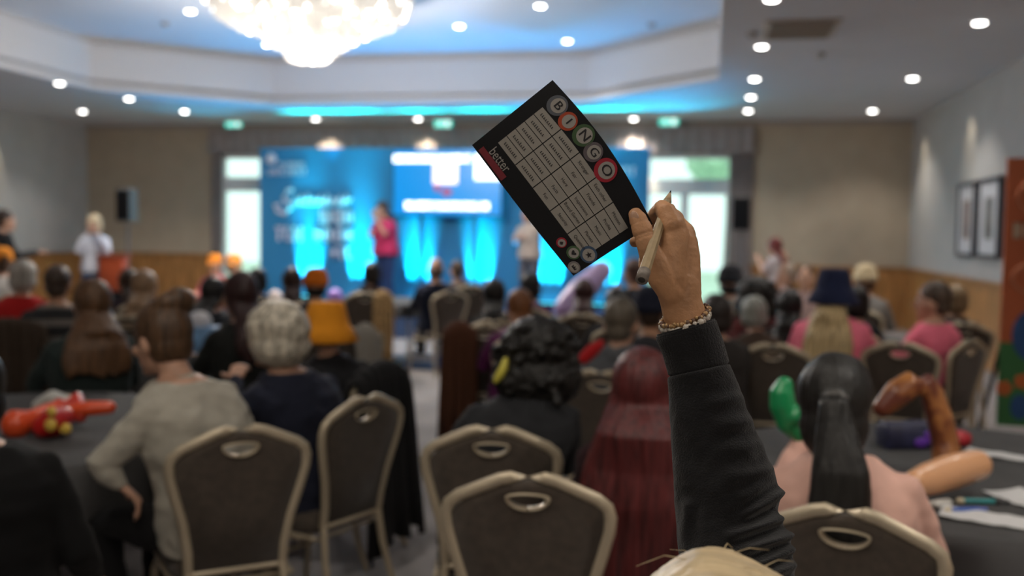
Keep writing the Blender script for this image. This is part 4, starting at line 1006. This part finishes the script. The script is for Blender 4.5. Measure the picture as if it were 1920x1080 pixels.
A('person in a black hood seen from behind in front of the presenter in pink', 697, 492, None or 10.7, 0, 'bob', BLK, (.014, .014, .018), hood=True, wide=1.05, root=CH['mid_aisle'], chair_=False)
A('bald man in a dark navy jacket facing the stage', 817, 486, 10.9, 10, 'fringe', (.06, .035, .025), (.012, .016, .034), root=CH['suit'], chair_=False, wide=1.2)
A('man with short brown hair and pale collar beside the bald man', 857, 488, 12.1, 10, 'crop', (.07, .045, .03), (.16, .13, .11), root=CH['suit2'], chair_=False)
# ---- middle block
A('person with straight black hair left of the auburn haired woman', 927, 524, 7.6, 0, 'long', BLK, (.02, .018, .02), w=.085, L=.1)
A('woman with auburn wavy hair and a purple top', 974, 543, 6.7, 10, 'long', AUB, (.10, .012, .075), w=.115, L=.16, wide=1.2)
A('person with black hair below the corner of the bingo card', 996, 512, 8.9, -5, 'bob', BLK, (.10, .015, .09))
A('woman with dark maroon hair in front of the right stage lights', 1096, 524, 8.4, -5, 'long', MAR, (.03, .014, .02), w=.12, L=.14, root=CH['behind_curly'], chair_=False)
A('brown haired person raising a bare arm near the right end of the backdrop', 1188, 484, 9.6, 30, 'short', (.07, .035, .025), (.02, .02, .024), 'short', pose=('table', 'clap'), skin='tan')
A('black haired person in black behind the grey jacket', 1156, 540, 7.4, 10, 'bob', BLK, (.012, .012, .014), wide=1.25)
A('person in a dark navy cap behind the raised hand', 1222, 538, 5.7, -5, 'crop', DARKB, (.03, .03, .035), skin='tan', hatk='beanie', hatc=(.012, .014, .028))
A('man with short grey brown hair in a grey hooded top with a red lining', 1166, 557, 5.0, -15, 'short', (.12, .10, .075), (.085, .09, .10), hood=True, wide=1.15)
# ---- right block
A('person in a black beanie by the right glazed door', 1370, 498, 8.6, 0, 'beanie', BLK, (.3, .26, .22), hatk='beanie', hatc=(.012, .013, .018), face=False)
A('dark haired person just right of the raised wrist', 1342, 553, 6.0, 15, 'bob', (.02, .014, .012), (.03, .026, .024), wide=1.1, chair_=False)
A('person with short dark hair and a red collar in front of the right curtain', 1418, 522, 7.6, 5, 'curly', (.016, .013, .011), (.13, .03, .03), chair_=False)
A('person with silver grey hair and a brown top behind the empty right chair', 1412, 574, 6.95, 20, 'bob', (.27, .28, .25), (.06, .04, .028), lean=(0, .2), chair_=False)
A('fair person facing the camera with arms raised near the far right wall', 1512, 498, 10.4, 175, 'short', BROWN, (.5, .36, .34), 'short', pose=('up', 'table'), face=True)
A('pale haired person facing the camera beyond the black haired group at right', 1476, 495, 11.4, 165, 'bob', (.32, .25, .2), (.05, .045, .05), face=True)
A('person with long straight black hair and a black coat at right', 1482, 545, 7.15, -5, 'long', BLK, (.022, .016, .013), w=.115, L=.28, wide=1.25, chair_=False)
A('woman in a navy bucket hat with long blonde hair and a pink shirt', 1565, 507, 6.5, -8, 'long', (.50, .37, .19), (.84, .19, .28), 'short', w=.145, L=.36, wide=1.18, hatk='bucket', hatsize=.92, big=-.016, hatc=(.016, .022, .06), chair_=False)
A('black haired person right of the navy bucket hat', 1608, 538, 7.4, -10, 'bob', BLK, (.02, .02, .022))
A('person in a cream knitted beanie and a pale grey coat', 1624, 496, 9.4, -10, 'beanie', BROWN, (.22, .21, .20), hatk='beanie', hatc=(.52, .43, .28), wide=1.1)
A('man in a pink shirt with short brown hair seated sideways at right', 1750, 527, 6.55, 62, 'short', (.075, .05, .035), (.85, .18, .27), 'short', pose=('table', 'table'), root=CH['pinkman'], chair_=False, wide=1.22, face=True, yaw=12)
A('fair haired person in dark clothes behind the man in pink', 1792, 535, 8.0, 10, 'bob', (.22, .15, .08), (.02, .02, .024))
# ---- near people
A('woman with a brown hair bun in a light grey knitted sweater at the left', 303, 566, 3.62, 48, 'bun', (.085, .045, .022), (.40, .375, .315), root=CH['sweater'], chair_=False, pose=('table', ((222, 905, 3.36), (-.09, .08, -.05))), wide=1.26, bottom=(.008, .008, .009), vox=.007, tvox=.009, amp=.011, yaw=-8, pitch=-8)
A('grey haired woman in a navy top clasping her hands at the left of the aisle', 515, 568, 3.95, 42, 'bob', (.47, .43, .35), (.016, .019, .036), root=CH['navy'], chair_=False, pose=('lap', ((442, 712, 4.05), (-.12, 0, -.10))), wide=1.15, big=.014, vox=.007, tvox=.009, amp=.009, bottom=(.01, .011, .016))
A('person dressed all in black cut by the lower left corner', -62, 645, 2.7, -10, 'bob', BLK, (.004, .004, .0045), wide=1.35, amp=.006, pose=('side', 'side'), chair_=False)
A('woman with thick curly black hair and a dark grey jacket in the middle', 1008, 604, 3.72, 4, 'curly', (.010, .009, .008), (.022, .023, .026), root=CH['curly'], chair_=False, wide=1.15, vox=.008, tvox=.01, amp=.008)
A('woman with very long straight dark red hair behind the empty chair', 1206, 656, 3.08, -4, 'long', (.085, .014, .014), (.03, .012, .015), w=.195, L=.58, wide=1.02, lean=(0, -.02), amp=.008, chair_=False)
PT = A('woman in a pale pink top with a long black ponytail at the lower right table', 1568, 668, 2.74, 0, 'pony', (.017, .016, .015), (.74, .45, .37), root=CH['pony'], chair_=False, L=.40, w=.090, wide=1.06, pose=('table', ((1508, 818, 3.02), (-.06, .05, -.17))), vox=.007, tvox=.009, amp=.006)
m = MB(); b_ = PT[1]; m.ell(b_.head_c() + b_.headM() @ V((0, -.125, .03)), (.040, .026, .028), 18, 10); part('hair_tie', m, mat('tie_grey', (.075, .07, .066), .5), PT[0])
# a yellow hair clip in the curly hair
z = 3.62; m = MB(); m.chain([P(948, 676, z), P(945, 690, z - .01), P(936, 705, z - .005), P(930, 714, z)], [.012, .017, .017, .011], n=12)
solo('hair_clip', m, mat('clip_yellow', (.62, .55, .08), .4), 'yellow banana shaped clip in the curly black hair', 'hair clip')
m = MB(); m.chain([P(1095, 672, 4.6), P(1112, 656, 4.6), P(1126, 645, 4.65)], [.028, .032, .02], n=12); solo('red_scarf', m, cloth((.40, .012, .014)), 'red scarf at the shoulder of the man in the grey hooded top', 'scarf')

# ------------------------------------------------------------------ the raised arm with the bingo card
K = 1 / F                                     # metres per pixel at one metre
def px(r, Z=1.25): return r * Z * K
# ---- card: flat reading frame u (0..1 left to right along the long edge), v (0..1 bottom to top), bent gently
TL, TR, BL, BR = P(1036, 150, 1.262), P(1224, 420, 1.248), P(885, 272, 1.300), P(1075, 517, 1.292)
CW, CHT = (TR - TL).length, (TL - BL).length
NRM = (TR - TL).cross(TL - BL).normalized()
if NRM.dot(EYE - TL) < 0: NRM = -NRM
VDIR = (TL - BL).normalized()
def card_pt(x, y, lift=0.0):
    u, v = x / CW, y / CHT
    p = (BL * (1 - u) + BR * u) * (1 - v) + (TL * (1 - u) + TR * u) * v
    bend = math.sin(PI * min(1, max(0, u))) 
    return p + VDIR * (0.010 * bend * v - 0.002 * bend * (1 - v)) + NRM * (0.008 * bend * (v - .3) + lift)
M_card = mat('card_black', (0.0085, 0.0085, 0.010), 0.55, spec=.3)
M_cell = mat('card_cell', (0.335, 0.315, 0.28), 0.75, spec=.2)
M_ink = mat('card_ink', (0.02, 0.018, 0.02), 0.7); M_cw = mat('card_white_ink', (0.36, 0.34, 0.31), 0.7)
cardT = thing('bingo_card', 'black bingo card with word squares and coloured letter balls in the raised hand', 'bingo card', card_pt(CW / 2, CHT / 2))
cl_ = cardT.location
def mapped(name, flat, m_, lift, parent=None, solid=0):
    mb = MB(); mb.v = [tuple(card_pt(x, y, lift + z) - cl_) for x, y, z in flat.v]; mb.f = flat.f; mb.mi = flat.mi
    return link(name, mb.mesh(name), m_, parent or cardT)
def rectgrid(x0, x1, y0, y1, n=12, k=4, z=0):
    f = MB(); f.loft([[V((x0 + (x1 - x0) * i / n, y0 + (y1 - y0) * j / k, z)) for i in range(n + 1)] for j in range(k + 1)], cap=False, closed=False); return f
f = MB(); n, k = 40, 16
for z in (0, -0.0006):
    q = rectgrid(0, CW, 0, CHT, n, k, z); f.add(q.v, q.f)
sheet_ = mapped('sheet', f, M_card, 0)
# word grid 5 x 5, text runs along u
GX0, GX1, GY0, GY1 = CW * .085, CW * .945, CHT * .215, CHT * .765
words = [['', '', 'Stronger', 'Each other', 'Mission'], ['', '', 'Fair', 'Friends', 'Profits'], ['', '', 'Here', 'Inspirations', 'Music'], ['', '', 'Facts', 'Board Games', 'Planets'], ['', '', 'Fun', 'Security', 'Questions']]
cw_, ch_ = (GX1 - GX0) / 5, (GY1 - GY0) / 5
f = MB(); ink = MB()
def text_flat(s, size, align='CENTER'):
    c = bpy.data.curves.new('t', 'FONT'); c.body = s; c.size = size; c.align_x = align; c.align_y = 'CENTER'; c.resolution_u = 3
    o = bpy.data.objects.new('t', c); C.objects.link(o); dg = bpy.context.evaluated_depsgraph_get()
    me = bpy.data.meshes.new_from_object(o.evaluated_get(dg)); bpy.data.objects.remove(o)
    v = [x.co.copy() for x in me.vertices]; fs = [tuple(p.vertices) for p in me.polygons]; bpy.data.meshes.remove(me); return v, fs
for r in range(5):
    for c in range(5):
        x0 = GX0 + c * cw_ + .0007; x1 = GX0 + (c + 1) * cw_ - .0007; y1 = GY1 - r * ch_ - .0005; y0 = GY1 - (r + 1) * ch_ + .0005
        q = rectgrid(x0, x1, y0, y1, 4, 1); f.add(q.v, q.f)
        cx_, cy_ = (x0 + x1) / 2, (y0 + y1) / 2
        if words[r][c]:
            v, fs = text_flat(words[r][c], .0060); ink.add([(p.x + cx_, p.y + cy_, 0) for p in v], fs)
        else:
            rnd = random.Random(r * 5 + c); x = x0 + .006
            while x < x1 - .008:
                h = .0016 + rnd.random() * .0012; q = rectgrid(x, x + .0011, cy_ - .0018, cy_ - .0018 + h * 1.4, 1, 1); ink.add(q.v, q.f); q = rectgrid(x, x + .0022, cy_ - .0018, cy_ - .0011, 1, 1); ink.add(q.v, q.f); x += .0032
mapped('word_squares', f, M_cell, .0006); mapped('square_lettering', ink, M_ink, .0012)
# letter balls along the top edge
def disc(x, y, r, n=28):
    f = MB(); f.v = [(x, y, 0)] + [(x + r * math.cos(2 * PI * i / n), y + r * math.sin(2 * PI * i / n), 0) for i in range(n)]; f.f = [(0, 1 + i, 1 + (i + 1) % n) for i in range(n)]; f.mi = [0] * n; return f
balls = [(.135, .875, .0135, (.10, .11, .13), 'B', 'grey'), (.245, .855, .0122, (.42, .06, .02), 'I', 'orange'), (.365, .885, .0142, (.05, .10, .04), 'N', 'green'), (.475, .865, .0125, (.12, .10, .11), 'G', 'mauve'), (.60, .865, .0150, (.36, .015, .03), 'O', 'red')]
for u, v_, r, col, L_, nm in balls:
    x, y = u * CW, v_ * CHT
    b_ = mapped('letter_ball', disc(x, y, r), mat('ball_' + nm, col, .5), .0010)
    b_['label'] = nm + ' bingo ball marked ' + L_
    mapped('white_centre', disc(x + .001, y + .0008, r * .72), mat('ball_centre', (.34, .32, .29), .6), .0013, b_)
    v, fs = text_flat(L_, r * 1.15); t_ = MB(); t_.add([(p.x * 1.15 + x + .001, p.y + y + .0008, 0) for p in v] + [(p.x * 1.15 + x + .0016, p.y + y + .0008, 0) for p in v], fs + [tuple(i + len(v) for i in q) for q in fs]); mapped('letter', t_, M_ink, .0016, b_)
# little balls with symbols at the lower right corner
def poly(pts): f = MB(); f.v = [(a, b, 0) for a, b in pts]; f.f = [tuple(range(len(pts)))]; f.mi = [0]; return f
def sym(kind, x, y, s):
    if kind == 'star': return poly([(x + s * (1 if i % 2 == 0 else .42) * math.sin(i * PI / 5), y + s * (1 if i % 2 == 0 else .42) * math.cos(i * PI / 5)) for i in range(10)])
    if kind == 'heart': return poly([(x + s * .95 * math.sin(a) ** 3, y + s * (.78 * math.cos(a) - .3 * math.cos(2 * a) - .12 * math.cos(3 * a))) for a in [i * 2 * PI / 24 for i in range(24)]])
    if kind == 'spade':
        f = poly([(x + s * .85 * math.sin(a) ** 3, y - s * (.7 * math.cos(a) - .3 * math.cos(2 * a) - .12 * math.cos(3 * a))) for a in [i * 2 * PI / 24 for i in range(24)]]); q = poly([(x, y - s * .1), (x - s * .4, y - s), (x + s * .4, y - s)]); f.add(q.v, q.f); return f
    return poly([(x - s, y - s * .6), (x + s, y - s * .6), (x + s, y + s * .7), (x + s * .45, y), (x, y + s * .8), (x - s * .45, y), (x - s, y + s * .7)])
for u, v_, r, col, kind in ((.795, .12, .0072, (.34, .015, .03), 'spade'), (.885, .155, .0095, (.06, .12, .05), 'heart'), (.955, .27, .0118, (.05, .09, .16), 'star'), (.965, .055, .0085, (.2, .18, .18), 'crown')):
    x, y = min(u * CW, CW - r - .0005), max(v_ * CHT, r + .0003)
    b_ = mapped('symbol_ball', disc(x, y, r), mat('ball_s_' + kind, col, .5), .0010); b_['label'] = 'small bingo ball with a ' + kind
    mapped('white_centre', disc(x + .0006, y, r * .74), MATS['ball_centre'], .0013, b_); mapped('symbol', sym(kind, x + .0006, y, r * .42), M_ink, .0016, b_)
# red ribbon and white logo lettering at the lower left, white line near the thumb
q = rectgrid(CW * .05, CW * .28, CHT * .02, CHT * .085, 6, 1); mapped('red_ribbon', q, mat('card_red', (.20, .02, .03), .6), .0008)
v, fs = text_flat('better', .0150); t_ = MB(); t_.add([(p.x * .95 + CW * .175, p.y * 1.25 + CHT * .132, 0) for p in v], fs); mapped('logo_lettering', t_, M_cw, .0012)
v, fs = text_flat('Bo', .0068); t_ = MB(); t_.add([(p.x + CW * .915, p.y + CHT * .90, 0) for p in v], fs); mapped('corner_lettering', t_, M_cw, .0012)

# ---- pencil
A0, A1 = P(1258, 357, 1.300), P(1203, 525, 1.182)
pt = thing('pencil', 'short wooden pencil between the thumb and forefinger of the raised hand', 'pencil', A1)
D = (A0 - A1); Lp = D.length; d = D / Lp
m = MB(); m.chain([V((0, 0, 0)) + d * .014, d * (Lp * .86)], [.0072, .0058], n=8, caps=False)
m.loft([[v for v in r] for r in []]) if False else None
part('barrel', m, mat('pencil_wood', (.33, .245, .135), .55, var=.2, scale=40), pt, False)
m = MB(); m.chain([d * (Lp * .86), d * (Lp * .965)], [.0058, .0016], n=10, caps=False); part('sharpened_end', m, mat('pencil_cone', (.42, .30, .17), .6, var=.15), pt)
m = MB(); m.chain([d * (Lp * .965), d * Lp], [.0016, .0004], n=8); part('lead', m, M_black, pt)
m = MB(); m.chain([d * .0, d * .016], [.0078, .0076], n=16, caps=False); m.chain([d * .004, d * .0005, d * .001], [.0058, .0076, .0078], n=16, caps=False); part('ferrule', m, mat('ferrule_grey', (.20, .17, .145), .6, var=.35, scale=90), pt)
m = MB(); m.chain([d * .004, d * .006], [.0062, .0062], n=14); part('core', m, mat('core_dark', (.03, .025, .022), .8), pt)

# ---- woman with the raised arm
headp = P(1350, 1026, 0.98)
rzh = azim(1352) + R(0)
def hero():
    s = 0.955
    b = Body(False, (0.0, .05), 0, R(6), ('up', 'lap'), 1.05); b.hs = 1.0
    o = rot2(V((b.head_c().x, b.head_c().y, 0)), rzh) * s
    root = V((headp.x - o.x, headp.y - o.y - 0.02, 0))
    t = thing('person', 'blonde woman in a black sweatshirt raising her right arm in front of the camera', 'person', root, rzh, None, s)
    inv = Matrix.Translation(root) @ Matrix.Rotation(rzh, 4, 'Z') @ Matrix.Diagonal((s, s, s, 1)); inv = inv.inverted()
    W = lambda p: inv @ p
    G = lambda x, y, z: W(P(x, y, z))
    r_ = lambda v, Z=1.25: px(v, Z) / s
    # --- hand, wrist and forearm merged into one fine surface
    h = MB()
    vx = (W(EYE + RGT) - W(EYE)).normalized()
    def ch(pts, n=16): h.chain([G(x, y, z) for x, y, z, *_ in pts], [((r_(q[3], q[2]), r_(q[4] if len(q) > 4 else q[3], q[2]))) for q in pts], n=n, side=vx)
    ch([(1330, 800, 1.262, 46, 42), (1302, 680, 1.258, 43, 38), (1286, 600, 1.255, 41, 32), (1277, 566, 1.254, 39, 29), (1272, 536, 1.254, 41, 28)], 22)           # forearm to wrist
    ch([(1266, 560, 1.25, 30, 24), (1256, 520, 1.245, 33, 25), (1259, 480, 1.248, 30, 24), (1265, 440, 1.255, 27, 23), (1262, 412, 1.260, 22, 20)])      # index metacarpal
    ch([(1277, 560, 1.256, 30, 25), (1281, 515, 1.258, 31, 25), (1284, 470, 1.266, 27, 24), (1283, 436, 1.272, 21, 20)])      # middle
    ch([(1284, 560, 1.262, 28, 25), (1288, 515, 1.270, 26, 25), (1291, 478, 1.280, 22, 22), (1289, 452, 1.288, 19, 19)])                        # ring
    ch([(1285, 558, 1.268, 25, 24), (1291, 520, 1.282, 20, 22), (1294, 490, 1.294, 17.5, 18), (1290, 468, 1.302, 15, 16)])                       # little
    ch([(1260, 424, 1.255, 24), (1248, 394, 1.262, 19), (1243, 391, 1.270, 18), (1226, 406, 1.288, 14.5), (1212, 424, 1.301, 13), (1202, 438, 1.300, 11)])      # index finger
    ch([(1283, 436, 1.274, 20), (1262, 412, 1.302, 17), (1254, 414, 1.312, 16.5), (1224, 434, 1.318, 14.5), (1200, 448, 1.308, 13), (1191, 453, 1.304, 11)])       # middle finger
    ch([(1289, 452, 1.290, 18), (1270, 436, 1.322, 16), (1260, 442, 1.330, 15.5), (1228, 470, 1.326, 14), (1208, 488, 1.305, 12), (1206, 500, 1.296, 9.5)])       # ring finger
    ch([(1290, 468, 1.303, 15), (1276, 462, 1.335, 13.5), (1266, 470, 1.342, 13), (1244, 492, 1.338, 12), (1232, 508, 1.325, 10), (1228, 516, 1.318, 8)])        # little finger
    ch([(1262, 552, 1.245, 26, 22), (1240, 520, 1.238, 27, 22), (1222, 482, 1.235, 23, 19), (1211, 452, 1.236, 19.5, 16), (1204, 430, 1.239, 20, 15.5), (1195, 408, 1.243, 17, 12.5), (1191, 401, 1.245, 14, 11)])    # thumb
    # back of the hand, knuckles, web
    ch([(1276, 555, 1.258, 40, 24), (1274, 510, 1.262, 40, 23), (1276, 470, 1.268, 36, 22), (1276, 446, 1.272, 28, 18)], 22)
    ch([(1243, 505, 1.246, 16), (1240, 480, 1.25, 14)]); 
    ch([(1299, 452, 1.285, 9), (1301, 458, 1.285, 9)]); ch([(1304, 472, 1.292, 8), (1304, 478, 1.292, 8)])
    hm = remesh(h, .0017 / s, 7, None)
    cw1, cw2 = G(1232, 475, 1.0), None
    dirs = (G(1270, 480, 1.25), G(1272, 560, 1.25))
    for v in hm.vertices:
        v.co += v.normal * (.00035 * noise.noise(v.co * 160) + .0005 * noise.noise(v.co * 60))
    # crease lines: thumb joints
    for (x, y, z, amp, wd) in ((1206, 437, 1.225, .0011, .0016), (1207, 443, 1.225, .0008, .0014), (1200, 415, 1.23, .0005, .0012)):
        c = G(x, y, z); ax = (G(1195, 405, 1.243) - G(1218, 475, 1.236)).normalized(); side_ = None
        for v in hm.vertices:
            dd = v.co - c
            if dd.length < .022: 
                q = dd.dot(ax); v.co -= v.normal * amp * math.exp(-(q / wd) ** 2)
    bm = MB(); 
    body = skin_body(b, .009, skip_arm=1)
    jm = MB(); jm.v = [tuple(v.co) for v in body.vertices]; jm.f = [tuple(p.vertices) for p in body.polygons]; jm.mi = [0] * len(jm.f)
    jm.add([tuple(v.co) for v in hm.vertices], [tuple(p.vertices) for p in hm.polygons])
    sm = skinm((.46, .24, .12)); link('body', jm.mesh('body'), sm, t)
    # nails
    u = (G(1188, 398, 1.24) - G(1199, 424, 1.238)).normalized(); nv = (W(EYE) - G(1192, 408, 1.236)).normalized(); nv = (nv - u * nv.dot(u) - vx * .35).normalized(); nv = (nv - u * nv.dot(u)).normalized(); lt = u.cross(nv)
    m = MB(); m.ell(G(1190, 407, 1.2365), (.0058, .0085, .0016), 14, 8, M=Matrix((lt, u, nv)).transposed()); nl = part('nail', m, mat('nail', (.50, .30, .20), .3), t)
    # --- sweatshirt: trunk + sleeve with folds
    top = top_mesh(b, 'long', .016, .47, .009, skip_arm=1, amp=.006)
    tm = MB(); tm.v = [tuple(v.co) for v in top.vertices]; tm.f = [tuple(p.vertices) for p in top.polygons]; tm.mi = [0] * len(tm.f)
    M_sw = mat('black_sweatshirt', (.0095, .0095, .0108), .9, var=.25, scale=30, bump=.35, bscale=420, sheen=.16, spec=.2)
    rows = [  # left edge px, right edge px, depth, flat
     ((1230, 628), (1341, 597), 1.255, .80), ((1232, 640), (1345, 609), 1.255, .82), ((1243, 665), (1354, 635), 1.255, .84), ((1250, 690), (1362, 662), 1.256, .85), ((1253, 702), (1366, 677), 1.256, .85), ((1252, 712), (1370, 688), 1.256, .9),
     ((1255, 745), (1384, 722), 1.257, .9), ((1257, 790), (1398, 760), 1.258, .9), ((1259, 830), (1415, 802), 1.258, .88), ((1262, 870), (1432, 843), 1.258, .86), ((1264, 910), (1450, 885), 1.257, .85), ((1266, 945), (1465, 925), 1.256, .84), ((1268, 980), (1457, 965), 1.253, .84), ((1271, 1015), (1480, 1000), 1.248, .84), ((1276, 1050), (1487, 1040), 1.238, .84), ((1284, 1085), (1490, 1080), 1.22, .86)]
    def cr(rows_, q):
        i = min(int(q), len(rows_) - 2); f_ = q - i; a, b2 = rows_[i], rows_[i + 1]
        L_ = (a[0][0] + (b2[0][0] - a[0][0]) * f_, a[0][1] + (b2[0][1] - a[0][1]) * f_); R_ = (a[1][0] + (b2[1][0] - a[1][0]) * f_, a[1][1] + (b2[1][1] - a[1][1]) * f_)
        return L_, R_, a[2] + (b2[2] - a[2]) * f_, a[3] + (b2[3] - a[3]) * f_
    NT, NA = 190, 120
    # each fold: (x0,y0)->(x1,y1) in the frame of the sleeve front, height, width
    FOLDS = [((1462, 926), (1375, 985), .0085, .0062), ((1470, 968), (1352, 1012), .0100, .0068), ((1482, 1004), (1366, 1040), .0100, .0066), ((1486, 1030), (1400, 1068), .0085, .0060), ((1488, 1060), (1430, 1082), .007, .006),
             ((1285, 960), (1278, 1030), .005, .008), ((1400, 790), (1330, 800), .0024, .008), ((1415, 835), (1330, 852), .0026, .009), ((1385, 745), (1310, 760), .0018, .007), ((1440, 880), (1370, 900), .003, .007), ((1262, 860), (1310, 905), .0022, .010), ((1262, 760), (1300, 830), .0018, .012), ((1395, 868), (1330, 930), .002, .010)]
    FW = [(P(a[0], a[1], 1.20), P(c_[0], c_[1], 1.20), h_, w_) for a, c_, h_, w_ in FOLDS]
    shoulder = t_inv = None
    rings = []
    view = lambda p: (p - EYE).normalized()
    def proj(p):
        d_ = p - EYE; z_ = d_.dot(FWD); return EYE + d_ * (1.20 / z_)
    for i in range(NT + 1):
        q = (len(rows) - 1) * i / NT; L_, R_, z_, fl = cr(rows, q)
        c0 = P((L_[0] + R_[0]) / 2, (L_[1] + R_[1]) / 2, z_); hx = (P(R_[0], R_[1], z_) - P(L_[0], L_[1], z_)) / 2; rad = hx.length
        axis = (P((L_[0] + R_[0]) / 2 + (R_[1] - L_[1]) * .5, (L_[1] + R_[1]) / 2 - (R_[0] - L_[0]) * .5, z_) - c0).normalized()
        up = -view(c0); up = (up - hx.normalized() * up.dot(hx.normalized())).normalized()
        ring = []
        for j in range(NA):
            a = 2 * PI * j / NA; nn = (hx.normalized() * math.cos(a) + up * math.sin(a) * fl).normalized()
            p = c0 + hx * math.cos(a) + up * (rad * fl * math.sin(a))
            dsp = fdsp = 0.0; yq = L_[1] + (R_[1] - L_[1]) * (.5 + .5 * math.cos(a))
            if q < 4.2: dsp += .00035 * math.sin(a * 46) - (.0012 if q < .25 else 0)             # ribbed cuff
            dsp -= .0026 * math.exp(-((q - 4.35) / .18) ** 2)                              # seam
            if q > 4.4:
                pp = proj(p); k_ = min(1, (q - 4.4) / 1.2)
                for a_, b_, h_, w_ in FW:
                    ab = b_ - a_; u_ = max(-.15, min(1.0, (pp - a_).dot(ab) / ab.length_squared)); dd = (pp - a_ - ab * u_).length
                    if dd < w_ * 3:
                        fade = 1 - max(0, u_) ** 2
                        s_ = math.sin(a); fr = max(0, min(1, s_ * 1.7 + .12))
                        fdsp += h_ * 1.7 * fade * fr * (math.exp(-(dd / w_) ** 2) - .5 * math.exp(-((dd - w_ * 1.6) / w_) ** 2))
                dsp += k_ * .0013 * noise.noise(V((p.x * 22, p.y * 22, p.z * 30))) + k_ * .0009 * noise.noise(p * 75)
            ring.append(W(p + nn * dsp + (nn * .3 + up * .7) * fdsp))
        rings.append(ring)
    # elbow and upper arm back to the shoulder
    sh, e_, w_ = b.arm(1)
    last = rings[-1]; c1 = sum(last, V((0, 0, 0))) / NA; r1 = [p - c1 for p in last]
    for i in range(1, 22):
        q = i / 21; mid = c1 + V((.02, -.02, -.09)); c2 = (c1 * (1 - q) ** 2 + mid * 2 * q * (1 - q) + sh * q * q)
        k_ = 1 - .12 * q
        axis = ((mid - c1) * (1 - q) + (sh - mid) * q).normalized()
        ring = []
        base_ax = (rings[-1][0] - rings[-1][0])
        for p in r1:
            o2 = p * k_; o2 = o2 - axis * o2.dot(axis) * min(1, q * 3); ln = max(1e-6, o2.length); tgt = r_(0.068 / K / 1.25) if False else .070
            o2 = o2 * ((1 - q) + q * tgt / ln); ring.append(c2 + o2 + o2.normalized() * (.003 * noise.noise((c2 + o2) * 26)))
        rings.append(ring)
    inner = [[W(P((r[0][0] + r[1][0]) / 2 + 0, (r[0][1] + r[1][1]) / 2, r[2])) for _ in range(1)] for r in rows[:1]]
    c_in = sum(rings[0], V((0, 0, 0))) / NA; c_d = sum(rings[25], V((0, 0, 0))) / NA
    ins = [[c_d + (p - c_d) * .93 for p in rings[25]], [c_in + (p - c_in) * .93 for p in rings[1]], [c_in + (p - c_in) * .955 for p in rings[0]]]
    tm.loft(ins + rings, cap=False)
    link('sweatshirt', tm.mesh('sweatshirt'), M_sw, t)
    link('trousers', trouser_mesh(b), cloth((.02, .022, .035), 'denim'), t); shoe_parts(b, M_shoe, t)
    # hair
    hmesh = hair_mesh('bob', b, vox=.005, seed=9, big=.012)
    link('hair', hmesh, mat('hair_crown_blonde', (.55, .43, .26), .4, var=.22, scale=55, bump=.2, bscale=120, stretch=(.14, 1, .4)), t)
    m = MB(); rnd = random.Random(4); hc = b.head_c()
    for i in range(9):      # stray strands on the crown
        a = rnd.uniform(0, 6.28); r = rnd.uniform(.02, .09); z0 = .142 - r * r * 6.0
        p0 = hc + V((r * math.cos(a), -.02 + r * math.sin(a), z0 - .004)); a2 = a + rnd.uniform(-.6, .6)
        m.chain([p0, p0 + V((math.cos(a2) * .022, math.sin(a2) * .022, .002)), p0 + V((math.cos(a2) * .05, math.sin(a2) * .05, -.004 + rnd.uniform(-.008, .0)))], [.0005, .0004, .0002], n=5)
    part('loose_strands', m, hairm((.55, .43, .25)), t)['kind'] = 'stuff'
    # bracelets: beads around the wrist just above the cuff
    def bracelet(nm, cL, cR, z_, dep, n, rb, col, m2, lab, sd):
        rnd = random.Random(sd); g1, g2 = MB(), MB(); c0 = P((cL[0] + cR[0]) / 2, (cL[1] + cR[1]) / 2, z_); hx = P(*cR, z_) - c0; up = -view(c0); up = (up - hx.normalized() * up.dot(hx.normalized())).normalized()
        up = (up * .93 - UPV * .36).normalized()
        for i in range(n):
            a = 2 * PI * i / n; p = c0 + hx * math.cos(a) + up * (hx.length * dep * math.sin(a)); q = rb * rnd.uniform(.75, 1.25)
            (g1 if rnd.random() < .6 else g2).ell(W(p + V((rnd.uniform(-1, 1), rnd.uniform(-1, 1), rnd.uniform(-1, 1))) * rb * .5), (q / s,) * 3, 8, 6)
        o1 = part(nm, g1, col, t); o1['label'] = lab; o1['kind'] = 'stuff'
        o2 = part('beads', g2, m2, o1); o2['kind'] = 'stuff'
    bracelet('bracelet', (1239, 607), (1328, 577), 1.255, .84, 76, .0027, mat('gold_bead', (.42, .26, .12), .3, metal=.5), mat('brown_bead', (.12, .06, .035), .3), 'bracelet of small gold and brown beads', 3)
    bracelet('bracelet', (1241, 614), (1331, 585), 1.255, .86, 52, .0036, mat('pearl_bead', (.55, .50, .43), .25), mat('clear_bead', (.35, .30, .26), .2), 'bracelet of pale pearl beads', 8)
    chair('banquet chair of the blonde woman with the raised arm', V((root.x, root.y, 0)), rzh)
hero()
